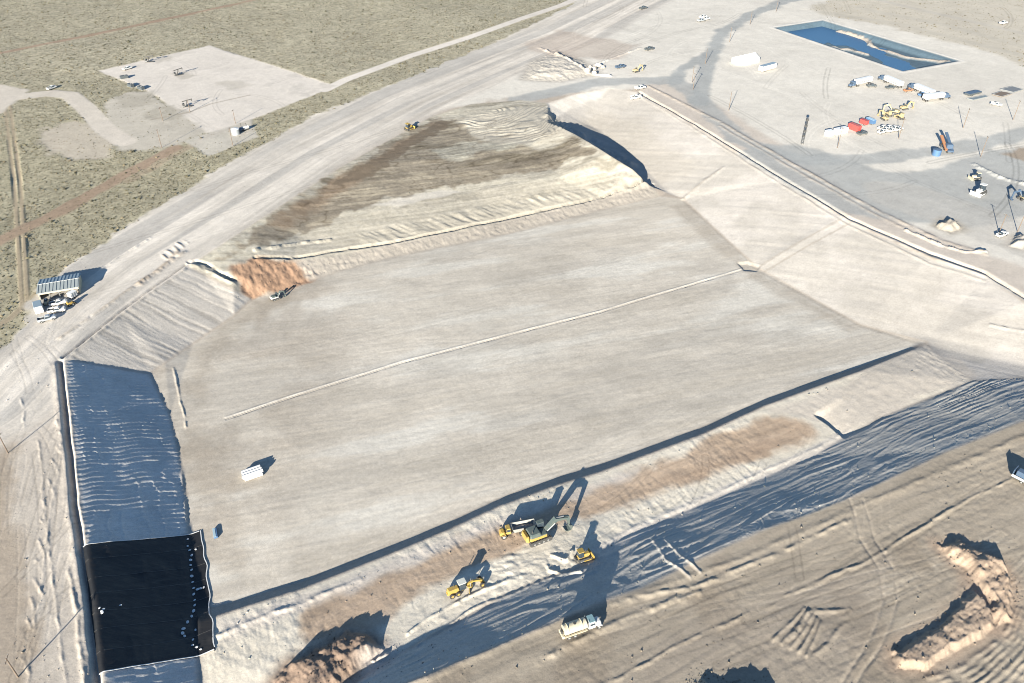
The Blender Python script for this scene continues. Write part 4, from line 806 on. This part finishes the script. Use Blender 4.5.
MB().cyl((-Ls / 2 - .3, 0, Rg + .03), (Ls / 2 + .3, 0, Rg + .03), .14, n=8).build('ridge_cap', STEEL, sh)
a, b = G(43, 300), G(78, 294); rz = math.atan2(b[1] - a[1], b[0] - a[0]); cx, cy = (a[0] + b[0]) / 2 - math.sin(rz) * Ds / 2, (a[1] + b[1]) / 2 + math.cos(rz) * Ds / 2
sh.location = (cx, cy, terr(cx, cy) - .05); sh.rotation_euler = (0, 0, rz)
for spec in ((WHITE, 'white pickup truck with open bed parked right in front of the shed', 52, 306, 66, 303), (WHITE, 'white pickup truck in the second row in front of the shed', 50, 313, 65, 310.5),
             (SILVER, 'silver pickup truck, the one farthest from the shed beside the haul road', 41, 322, 54, 318.5)):
    o = pickup(spec[0], spec[1], 'vehicles parked at the shed'); put(o, *spec[2:], L=1.5)
o = box_trailer('white office container standing at the left corner of the shed', 4.6, 2.5, 2.5, WHITE, ROOF); put(o, 41, 316, 38.5, 305, L=1.5)
o = box_trailer('small white box trailer at the right front corner of the shed', 2.6, 1.8, 1.7, WHITE, ROOFW, 'box_trailer', 'trailer', wheels=True); put(o, 71, 299, 76, 296, L=1)
def skid(label, m):
    o = empty('skid_loader', label, 'skid loader'); MB().box(-1.1, .9, -.6, .6, .45, 1.4, .1, .05).build('body', m, o); c = MB().box(-.6, .6, -.5, .5, 1.4, 2.1, .06, .04).build('cab', GLASS, o)
    for x in (-.65, .65):
        for s in (-1, 1): wheel(o, x, s * .72, .4, .28)
    for s in (-1, 1): MB().bar((-1.0, s * .62, 1.5), (1.3, s * .62, .6), .1, .14).build('lift_arm', m, o)
    MB().prism([(1.3, .05), (2.0, .05), (1.95, .15), (1.45, .2), (1.4, .75), (1.3, .75)], -.85, .85).build('bucket', DARK, o); return o
o = skid('tan skid loader between the white container and the shed', CREAM); put(o, 46, 306, 49, 302, L=.8)
o = skid('yellow skid loader parked at the right end of the pickup row by the shed', YEL); put(o, 68, 306, 73, 304, L=.8)

# ------------------------------------------------------------------ yard: tents, trucks, containers, machines
tn = empty('storage_tent', 'bright white gable-roofed storage tent beside the curved yard road', 'tent')
Lt, Dt = 14.5, 8.5
prof = [(-Dt / 2, 0), (Dt / 2, 0), (Dt / 2, 2.8), (0, 4.6), (-Dt / 2, 2.8)]
TW = mat('white_canvas', (.70, .70, .68), .7, 0, .05)
m_ = MB(); V = [(x, y, z) for x in (-Lt / 2, Lt / 2) for y, z in prof]; m_.add(V, [(0, 1, 2, 3, 4), (9, 8, 7, 6, 5)] + [(k, (k + 1) % 5, (k + 1) % 5 + 5, k + 5) for k in range(5)]).build('canvas', TW, tn)
for k in range(6): x = -Lt / 2 + Lt * k / 5; MB().bar((x, -Dt / 2 - .05, 2.8), (x, 0, 4.65), .15, .1).bar((x, 0, 4.65), (x, Dt / 2 + .05, 2.8), .15, .1).bar((x, -Dt / 2 - .05, 0), (x, -Dt / 2 - .05, 2.8), .15, .1).build('frame_rib', TW, tn)
MB().box(Lt / 2 + .01, Lt / 2 + .06, -1.6, 1.6, .05, 2.6, b=.01).build('door', GRYP, tn)
put(tn, 733, 65, 757, 59.5, L=4, Wd=3)
o = box_trailer('long white office trailer with grey roof beside the storage tent', 12.5, 3.0, 2.7, WHITE, ROOF, 'office_trailer', 'trailer', wheels=True); put(o, 756, 73, 778, 67, L=4)
SG = 'white semi trucks parked by the pond'
for cabm, lab, a in ((NAVY, 'white semi truck at the left end of the group, nosed to the left', (873, 82, 848, 88)), (NAVY, 'white semi truck standing nearest to the pond corner', (904, 90, 878, 79)),
                     (NAVY, 'white semi truck in the middle of the group below the pond', (936, 99, 907, 87)), (NAVY, 'white semi truck at the right end, nosed to the right', (918, 102, 951, 98))):
    o = semi(lab, cabm, SG); put(o, *a, L=4)
for m_, lab, a in ((TARP, 'dark car below the leftmost semi truck', (868, 87, 875, 87)), (TARP, 'black pickup below the semi truck by the pond corner', (886, 89, 894, 88)), (RUSTY, 'rust-red pickup below the middle semi truck', (905, 92, 911, 91)), (BLUE, 'blue pickup tucked behind the right-hand semi truck', (918, 97, 925, 94))):
    o = pickup(m_, lab, 'cars near the semi trucks'); put(o, *a, L=1.5)
o = box_trailer('short white tank container at the left end of the equipment row', 3.6, 2.6, 2.6, WHITE, ROOFW, group='containers in the equipment row'); put(o, 825, 136.5, 832, 135, L=1)
o = box_trailer('long white container second from the left in the equipment row', 7.2, 2.6, 2.7, WHITE, ROOFW, group='containers in the equipment row'); put(o, 833, 135, 847, 132, L=2)
o = box_trailer('bright red container in the equipment row', 6.0, 2.6, 2.7, RED, mat('red_roof', (.42, .10, .09)), group='containers in the equipment row'); put(o, 859, 132, 849, 128, L=2)
o = box_trailer('small red trailer next to the blue one in the equipment row', 4.0, 2.2, 2.0, RED, RED, 'box_trailer', 'trailer', wheels=True, ribs=False); put(o, 867, 126, 860, 123.5, L=1.5)
o = box_trailer('blue trailer next to the small red one in the equipment row', 4.8, 2.2, 2.0, BLUE, mat('pale_blue_roof', (.35, .50, .62)), 'box_trailer', 'trailer', wheels=True, ribs=False); put(o, 874, 125.5, 866, 122, L=1.5)
CY = mat('faded_yellow', (.38, .31, .17), .6, 0, .35)
for lab, a, sc in (('faded yellow excavator beside the blue trailer in the equipment row', (888, 122, 880, 117.5), .72), ('faded yellow excavator with high boom in the middle of the equipment row', (898, 114, 890, 113), .8), ('faded yellow excavator at the right end of the equipment row', (900, 110, 908, 109), .75)):
    o = excavator(CY, lab, CY, 'faded yellow machines in the equipment row'); put(o, *a, L=1.5, scale=sc)
for lab, a, sc in (('faded yellow bulldozer in front of the equipment row', (903, 120, 897, 117.5), 1.1), ('faded yellow bulldozer second in the equipment row', (892, 118, 885, 114), 1.0)):
    o = dozer(CY, lab, 'faded yellow machines in the equipment row', CY); put(o, *a, L=1.5, scale=sc)
pk = None; PG = 'white pickups parked below the equipment row'
for k, (u, v) in enumerate(((882, 133), (885, 131), (888, 129), (891, 131.5), (894, 129.5), (898, 130.5), (882, 129))):
    o = pickup(WHITE, ['leftmost', 'second', 'third', 'fourth', 'fifth', 'rightmost', 'upper left'][k] + ' white pickup of the cluster below the equipment row', PG); put(o, u - 2.5, v + .8, u + 2.5, v - .8, L=1.5)
o = pickup(TARP, 'dark pickup standing alone below the red container', None); put(o, 859, 135, 865, 134, L=1.5)
# mats and flatbeds at the right
def slab(name, lab, cat, px, h, m, z0=.0):
    o = empty(name, lab, cat); c = [G(u, v) for u, v in px]; cx, cy = np.mean([q[0] for q in c]), np.mean([q[1] for q in c]); z = max(q[2] for q in c); o.location = (cx, cy, z); n = len(c)
    V = [(q[0] - cx, q[1] - cy, z0) for q in c] + [(q[0] - cx, q[1] - cy, z0 + h) for q in c]
    MB().add(V, [tuple(range(n - 1, -1, -1)), tuple(range(n, 2 * n))] + [(k, (k + 1) % n, (k + 1) % n + n, k + n) for k in range(n)]).build('bundle', m, o)
    ed = MB()
    for k in range(n): a, b = V[k + n], V[(k + 1) % n + n]; ed.bar((a[0], a[1], a[2] + .04), (b[0], b[1], b[2] + .04), .35, .12)
    ed.build('edge_strap', GRYP, o); return o
slab('mat_stack', 'upper grey stack of mats at the right edge beyond the poles', 'mats', [(1000, 90), (1012, 87), (1023, 90), (1013, 93)], .5, mat('slate_mat', (.15, .16, .17)))
slab('mat_stack', 'lower brown stack of mats at the right edge beyond the poles', 'mats', [(992, 95), (1001, 92), (1012, 94), (1001, 97.5)], .5, BRTARP)
slab('mat_stack', 'thin blue-grey mat sheet lying below the dark flatbed trailer', 'mats', [(967, 99), (985, 95.5), (988, 97), (973, 100.5)], .3, mat('blue_mat', (.16, .20, .22)))
o = box_trailer('dark low flatbed trailer left of the grey mats', 10, 3.2, .9, TARP, NAVY, 'flatbed_trailer', 'trailer', wheels=True, ribs=False); put(o, 965, 96.5, 980, 93, L=3)
o = pickup(WHITE, 'white pickup right of the blue-grey mat sheet'); put(o, 993, 105, 999, 106, L=1.5)
# screening plant
sc_ = empty('screening_plant', 'screening plant with raised dark and rust-brown conveyors in the yard', 'screening plant')
MB().box(-3, 3, -1.4, 1.4, .8, 1.6).build('chassis', NAVY, sc_); MB().box(-2, 1, -1.5, 1.5, 1.6, 3.6, .3, .1).build('hopper', NAVY, sc_)
for y, m_, x1, z1 in ((.9, NAVY, -9.5, 5.5), (-1.6, RUSTY, -8.0, 4.6)):
    c = MB().bar((2, y, 1.2), (x1, y, z1), 1.3, .45).build('conveyor', m_, sc_); MB().bar((-4.5, y, 0), (-4.5, y, 3.0), .3, .3).bar((-6.5, y, 0), (-4.5, y, 2.6), .25, .25).build('conveyor_leg', DARK, c)
for x in (-2, 2):
    for s in (-1, 1): wheel(sc_, x, s * 1.2, .55, .4)
put(sc_, 943, 146, 953, 157, L=2)
o = empty('water_tank', 'round blue water tank left of the screening plant', 'tank'); MB().cyl((0, 0, 0), (0, 0, 2.8), 1.9, n=20).build('shell', BLUE, o, True); MB().cyl((0, 0, 2.8), (0, 0, 3.1), 1.9, .5, 20).build('lid', NAVY, o); p = G(936, 155); o.location = p
o = dozer(WHITE, 'white bulldozer with long shadow on the grey yard road', None, GLASS); put(o, 984, 192, 975, 196, L=1.5, scale=1.5)
o = dozer(CREAM, 'cream bulldozer above the white one by the screening plant', None, GLASS); put(o, 980, 179, 971, 179.5, L=1.5, scale=1.1)
o = excavator(CY, 'yellow machine cut by the right edge below the spoil windrow', NAVY); put(o, 1028, 199, 1018, 200, L=1.5, scale=.85)
o = pickup(WHITE, 'white pickup at the foot of the pole near the right edge'); put(o, 999, 237, 1004, 235, L=1.5)
for u, v, m_, lab in ((703, 18, WHITE, 'white pickup, left one of the cluster beyond the curved road'), (706, 20, WHITE, 'white pickup, lower one of the cluster beyond the curved road'), (701, 21.5, SILVER, 'silver pickup at the lower left of the cluster beyond the curved road'), (649, 50, TARP, 'dark pickup standing alone on the pale ground left of the curved road'), (643, 9, TARP, 'dark pickup at the top edge of the yard'),
                      (620, 68, NAVY, 'dark blue pickup near the excavator at the head of the pit'), (640, 89, WHITE, 'white pickup parked on the crest of the east slope'), (1003, 24, WHITE, 'white van on the far track at the top right'), (636, 98.5, WHITE, 'white pickup just inside the crest of the east slope')):
    o = pickup(m_, lab); put(o, u - 3, v + .6, u + 3, v - .6, L=1.5, scale=1.15)
o = excavator(CY, 'tan excavator on the haul road at the head of the pit', CY); put(o, 632, 73, 640, 71, L=1.5, scale=.7)
# boulders near the head of the pit
bm0 = MB(); 
for i in range(5): 
    for k in range(8): a = k * math.pi / 4; rr_ = math.sin((i + .6) / 5.2 * math.pi) * (1 + .25 * math.sin(k * 2.3 + i)); bm0.v.append((rr_ * math.cos(a), rr_ * math.sin(a), .75 - math.cos((i + .6) / 5.2 * math.pi) * .75))
bm0.f = [tuple(range(7, -1, -1)), tuple(range(32, 40))] + [(i * 8 + k, i * 8 + (k + 1) % 8, i * 8 + 8 + (k + 1) % 8, i * 8 + 8 + k) for i in range(4) for k in range(8)]
bo = None
ROCK = mat('pale_rock', (.45, .42, .37), .9)
for k, (u, v) in enumerate(((590, 68), (594, 70), (598, 67), (603, 68), (594, 74), (588, 72))):
    o = bm0.build('boulder', ROCK) if bo is None else bo.copy()
    if bo is not None: COL.objects.link(o)
    bo = bo or o; p = G(u, v); o.location = (p[0], p[1], p[2] - .2); o.rotation_euler = (0, 0, k); o.scale = (1.2 + .3 * (k % 3),) * 3; tag(o, 'pale boulder in the row above the head of the pit', 'boulder', 'boulders above the head of the pit')
# trailer cut by the right edge of the lower plateau
o = empty('utility_trailer', 'dark utility trailer with white rails cut by the right edge', 'trailer'); MB().box(-3.2, 3.2, -1.3, 1.3, .7, .95).build('deck', TARP, o)
for s in (-1, 1): MB().box(-3.2, 3.2, s * 1.3 - .08, s * 1.3 + .08, .95, 1.6, b=.02).build('side_rail', WHITE, o)
MB().box(-3.2, -3.05, -1.2, 1.2, .95, 3.0, b=.02).build('front_panel', NAVY, o); MB().box(-2.6, 1.0, -.9, .9, .95, 2.9).build('generator', NAVY, o)
for x in (-.6, .6):
    for s in (-1, 1): wheel(o, x, s * 1.15, .42, .3)
put(o, 1015, 477, 1036, 488, L=2)

# ------------------------------------------------------------------ poles
for u, v, h, lab in ((963, 128, 10, 'pole below the flatbed trailer in the yard'), (1013, 120, 10, 'pole below the brown mats at the right edge'), (980.5, 157, 10, 'pole right of the screening plant'), (999, 233, 8, 'short pole by the pickup near the right edge'), (1017.5, 232, 11, 'pole by the pale dirt pile at the right edge'),
                     (728.7, 110.5, 10, 'pole standing alone inside the lower bend of the yard road'), (693, 89.5, 9, 'near pole of the pair left of the curved yard road'), (692, 82.5, 9, 'far pole of the pair left of the curved yard road'), (705.3, 63.8, 9, 'pole at the narrow bend of the curved yard road'), (729.5, 42, 9, 'pole above the storage tent by the curved yard road'), (750, 24.5, 9, 'pole where the curved yard road nears the pond'), (776, 12, 9, 'pole at the top end of the curved yard road'),
                     (837.4, 148, 10, 'pole in front of the white containers in the equipment row'), (898.6, 138.5, 10, 'pole below the faded yellow machines'), (161.7, 147.7, 9, 'nearest pole of the well pad'), (163, 121, 7, 'pole in the middle of the lower well pad'), (233, 146, 9, 'pole inside the small fenced corner of the well pad'), (235.5, 123.5, 7, 'pole beside the small tanks of the well pad'), (190, 112, 7, 'pole on the dark line across the well pad'),
                     (8, 453, 6.5, 'pole at the left edge beside the west slope'), (18, 677, 6.5, 'pole in the bottom left corner')):
    o = pole(lab, h); p = G(u, v); o.location = p; o.rotation_euler = (0, 0, random.uniform(-.4, .4))
ms = empty('lattice_mast', 'dark lattice mast standing left of the equipment row', 'mast'); hh = 12.5
for sx in (-1, 1):
    for sy in (-1, 1): MB().bar((sx * .5, sy * .5, 0), (sx * .3, sy * .3, hh), .12, .12).build('leg', DARK, ms)
for k in range(8):
    z = k * hh / 8; w0 = .5 - .2 * k / 8; b_ = MB()
    for a, b in (((-1, -1), (1, -1)), ((1, -1), (1, 1)), ((1, 1), (-1, 1)), ((-1, 1), (-1, -1))): b_.bar((a[0] * w0, a[1] * w0, z), (b[0] * w0 * .96, b[1] * w0 * .96, z + hh / 8), .07, .07)
    b_.build('brace', DARK, ms)
for z in (3.5, 6, 8.5, 11.5): MB().box(-.6, .6, -.5, .5, z, z + .9).build('panel', DARK, ms)
ms.location = G(802, 144)

# ------------------------------------------------------------------ well pad equipment
o = empty('storage_tank', 'pale squat storage tank in the fenced corner of the well pad', 'tank'); MB().cyl((0, 0, 0), (0, 0, 2.6), 2.0, n=20).build('shell', SILVER, o, True); MB().cyl((0, 0, 2.6), (0, 0, 2.95), 2.05, .3, 20).build('lid', ROOFW, o); MB().bar((2.0, 0, 0), (2.0, 0, 2.8), .4, .1).build('ladder', DARK, o); o.location = G(236, 134)
for k, (u, v, lab) in enumerate(((241, 131.5, 'dark separator vessel right of the pale tank on the well pad'), (246, 130, 'white separator vessel right of the dark one on the well pad'))):
    o = empty('separator_vessel', lab, 'tank'); MB().cyl((-1.5, 0, 1.2), (1.5, 0, 1.2), .9, n=16).build('vessel', (NAVY, WHITE)[k], o, True)
    for x in (-1, 1): MB().box(x - .15, x + .15, -.7, .7, 0, .8).build('saddle', DARK, o)
    MB().cyl((.6, 0, 2.0), (.6, 0, 3.4), .15, n=8).build('stack', DARK, o); o.location = G(u, v); o.rotation_euler = (0, 0, .9)
for u0, v0, u1, v1, lab in ((119, 79.5, 130, 77.5, 'upper dark skid tank on the left edge of the well pad'), (128, 85.5, 134, 88, 'middle dark skid tank on the left edge of the well pad'), (137, 87.5, 146, 91, 'lower dark skid tank on the left edge of the well pad')):
    o = empty('skid_tank', lab, 'tank', 'dark skid tanks on the well pad edge'); MB().box(-2.2, 2.2, -1.1, 1.1, .25, 1.7).build('body', TARP, o); MB().box(-2.3, 2.3, -1.0, 1.0, 0, .25).build('skid', STEEL, o); MB().cyl((.8, 0, 1.7), (.8, 0, 2.0), .35, n=10).build('hatch', STEEL, o); put(o, u0, v0, u1, v1, L=1.5)
def pumpjack(lab, u, v, rz):
    o = empty('pump_jack', lab, 'pump jack'); MB().box(-2.5, 2.5, -.7, .7, 0, .35).build('base', DARK, o)
    MB().bar((-.8, -.6, .3), (0, 0, 3.2), .16, .16).bar((-.8, .6, .3), (0, 0, 3.2), .16, .16).bar((.9, 0, .3), (0, 0, 3.2), .16, .16).build('samson_post', DARK, o)
    MB().bar((-2.4, 0, 2.9), (2.4, 0, 3.6), .25, .4).build('walking_beam', DARK, o); MB().prism([(2.3, 2.5), (2.7, 3.0), (2.75, 3.6), (2.5, 4.1), (2.2, 3.6)], -.2, .2).build('horse_head', DARK, o); MB().cyl((-2.0, -.9, 1.3), (-2.0, .9, 1.3), .6, n=12).build('counterweight', DARK, o); MB().box(-2.4, -1.5, -.5, .5, .35, 1.2).build('gearbox', STEEL, o)
    o.location = G(u, v); o.rotation_euler = (0, 0, rz)
pumpjack('small pump jack near the dark line across the well pad', 188, 106.5, .4); pumpjack('small pump jack on the far edge of the well pad', 150, 62, .1); pumpjack('small pump jack in the centre of the pale well pad', 179, 75, .6)
o = pickup(WHITE, 'white pickup on the upper left edge of the well pad'); put(o, 124, 70.5, 131, 68.5, L=1.5)
o = pickup(WHITE, 'white pickup on the bend of the well pad access road'); put(o, 49, 90, 55, 88, L=1.5)

# ------------------------------------------------------------------ dry scrub on the range land (nobody could count it)
N = 330000
xs_ = rng.uniform(-1.12, 1.12, N); ys_ = 130 + 560 * rng.random(N) ** .9
xw = xs_ * halfw(ys_); dens = sample(scrub, xw, ys_) + sample(scrub2, xw, ys_) * .35
keep = rng.random(N) < dens * (.25 + .95 * fbm(xw / 11, ys_ / 11, 3, 6)); xw, yw = xw[keep], ys_[keep]; n_ = len(xw)
zw = sample(Z, xw, yw); r_ = rng.uniform(.12, .34, n_) * np.where(rng.random(n_) < .07, rng.uniform(1.4, 2.8, n_), 1); h_ = r_ * rng.uniform(.5, 1.2, n_)
V = np.zeros((n_, 6, 3), np.float32); a0 = rng.uniform(0, 6.28, n_)
for k in range(5):
    a = a0 + k * 2 * math.pi / 5 + rng.uniform(0, .7, n_); jr = r_ * rng.uniform(.6, 1.3, n_)
    V[:, k, 0] = xw + np.cos(a) * jr; V[:, k, 1] = yw + np.sin(a) * jr; V[:, k, 2] = zw - .03 + h_ * rng.uniform(0, .25, n_)
V[:, 5, 0] = xw + r_ * rng.uniform(-.4, .4, n_); V[:, 5, 1] = yw + r_ * rng.uniform(-.4, .4, n_); V[:, 5, 2] = zw + h_
tri = np.array([(k, (k + 1) % 5, 5) for k in range(5)]); Fi = (np.arange(n_)[:, None, None] * 6 + tri[None]).reshape(-1)
me = bpy.data.meshes.new('scrub'); me.vertices.add(n_ * 6); me.vertices.foreach_set('co', V.ravel()); me.loops.add(len(Fi)); me.loops.foreach_set('vertex_index', Fi.astype(np.int32)); me.polygons.add(len(Fi) // 3); me.polygons.foreach_set('loop_start', np.arange(0, len(Fi), 3, dtype=np.int32)); me.update(calc_edges=True)
pal = np.array([(.15, .136, .085), (.09, .086, .056), (.20, .168, .108), (.13, .116, .08)], np.float32); cc = pal[rng.integers(0, 4, n_)] * rng.uniform(.8, 1.2, (n_, 1)).astype(np.float32)
ca = me.color_attributes.new('soil_colour', 'FLOAT_COLOR', 'POINT'); ca.data.foreach_set('color', np.repeat(np.c_[cc, np.ones(n_, np.float32)], 6, 0).astype(np.float32).ravel())
me.materials.append(soil('scrub_leaf', .0, 3.0)); so = bpy.data.objects.new('scrub', me); COL.objects.link(so); tag(so, 'dry low scrub and bunch grass covering the range land', 'scrub', kind='stuff')
# loose clods and stones on the worked ground
N = 90000
tt = rng.uniform(-1.05, 1.05, N); cy_ = 80 + 330 * rng.random(N) ** 1.5; cx_ = tt * halfw(cy_)
hp = np.zeros((NY, NX), np.float32)
for k in 'abcde': hp = np.maximum(hp, sst(-3.5, .5, HEAPS[k]))
rustm = poly([(225, 262), (258, 254), (300, 258), (330, 270), (310, 288), (262, 301), (240, 301)], 4)
dn = np.maximum.reduce([hp, mSo * .06, mB * .07, wper * .05, rustm * .9, mN * .05, mS * .10, ROADM * .03]) * (1 - mF)
keep = rng.random(N) < sample(dn, cx_, cy_) * (.2 + 1.6 * sst(.4, .65, fbm(cx_ / 6, cy_ / 6, 3, 2))); cx_, cy_ = cx_[keep], cy_[keep]; n_ = len(cx_)
cz_ = sample(Z, cx_, cy_); r_ = .05 + .06 * rng.exponential(1, n_); r_ = np.minimum(r_, .30)
V = np.zeros((n_, 6, 3), np.float32); dirs = np.array([(1, 0, 0), (0, 1, 0), (-1, 0, 0), (0, -1, 0), (0, 0, .8), (0, 0, -.6)])
ang = rng.uniform(0, 6.28, n_)
for k, d in enumerate(dirs):
    jr = r_ * rng.uniform(.6, 1.3, n_); V[:, k, 0] = cx_ + (d[0] * np.cos(ang) - d[1] * np.sin(ang)) * jr; V[:, k, 1] = cy_ + (d[0] * np.sin(ang) + d[1] * np.cos(ang)) * jr; V[:, k, 2] = cz_ + r_ * .3 + d[2] * jr
tri = np.array([(0, 1, 4), (1, 2, 4), (2, 3, 4), (3, 0, 4), (1, 0, 5), (2, 1, 5), (3, 2, 5), (0, 3, 5)]); Fi = (np.arange(n_)[:, None, None] * 6 + tri[None]).reshape(-1)
me = bpy.data.meshes.new('loose_clods'); me.vertices.add(n_ * 6); me.vertices.foreach_set('co', V.ravel()); me.loops.add(len(Fi)); me.loops.foreach_set('vertex_index', Fi.astype(np.int32)); me.polygons.add(len(Fi) // 3); me.polygons.foreach_set('loop_start', np.arange(0, len(Fi), 3, dtype=np.int32)); me.update(calc_edges=True)
cc = np.stack([sample(C[..., k], cx_, cy_) for k in range(3)], -1) * rng.uniform(.5, .85, (n_, 1))
ca = me.color_attributes.new('soil_colour', 'FLOAT_COLOR', 'POINT'); ca.data.foreach_set('color', np.repeat(np.c_[cc, np.ones(n_)], 6, 0).astype(np.float32).ravel())
me.materials.append(soil('clod', 0, 3.0)); so = bpy.data.objects.new('loose_clods', me); COL.objects.link(so); tag(so, 'loose clods and stones strewn over the worked soil', 'stones', kind='stuff')
print('clods', n_)
print('terrain', NY, NX, 'scrub', n_)
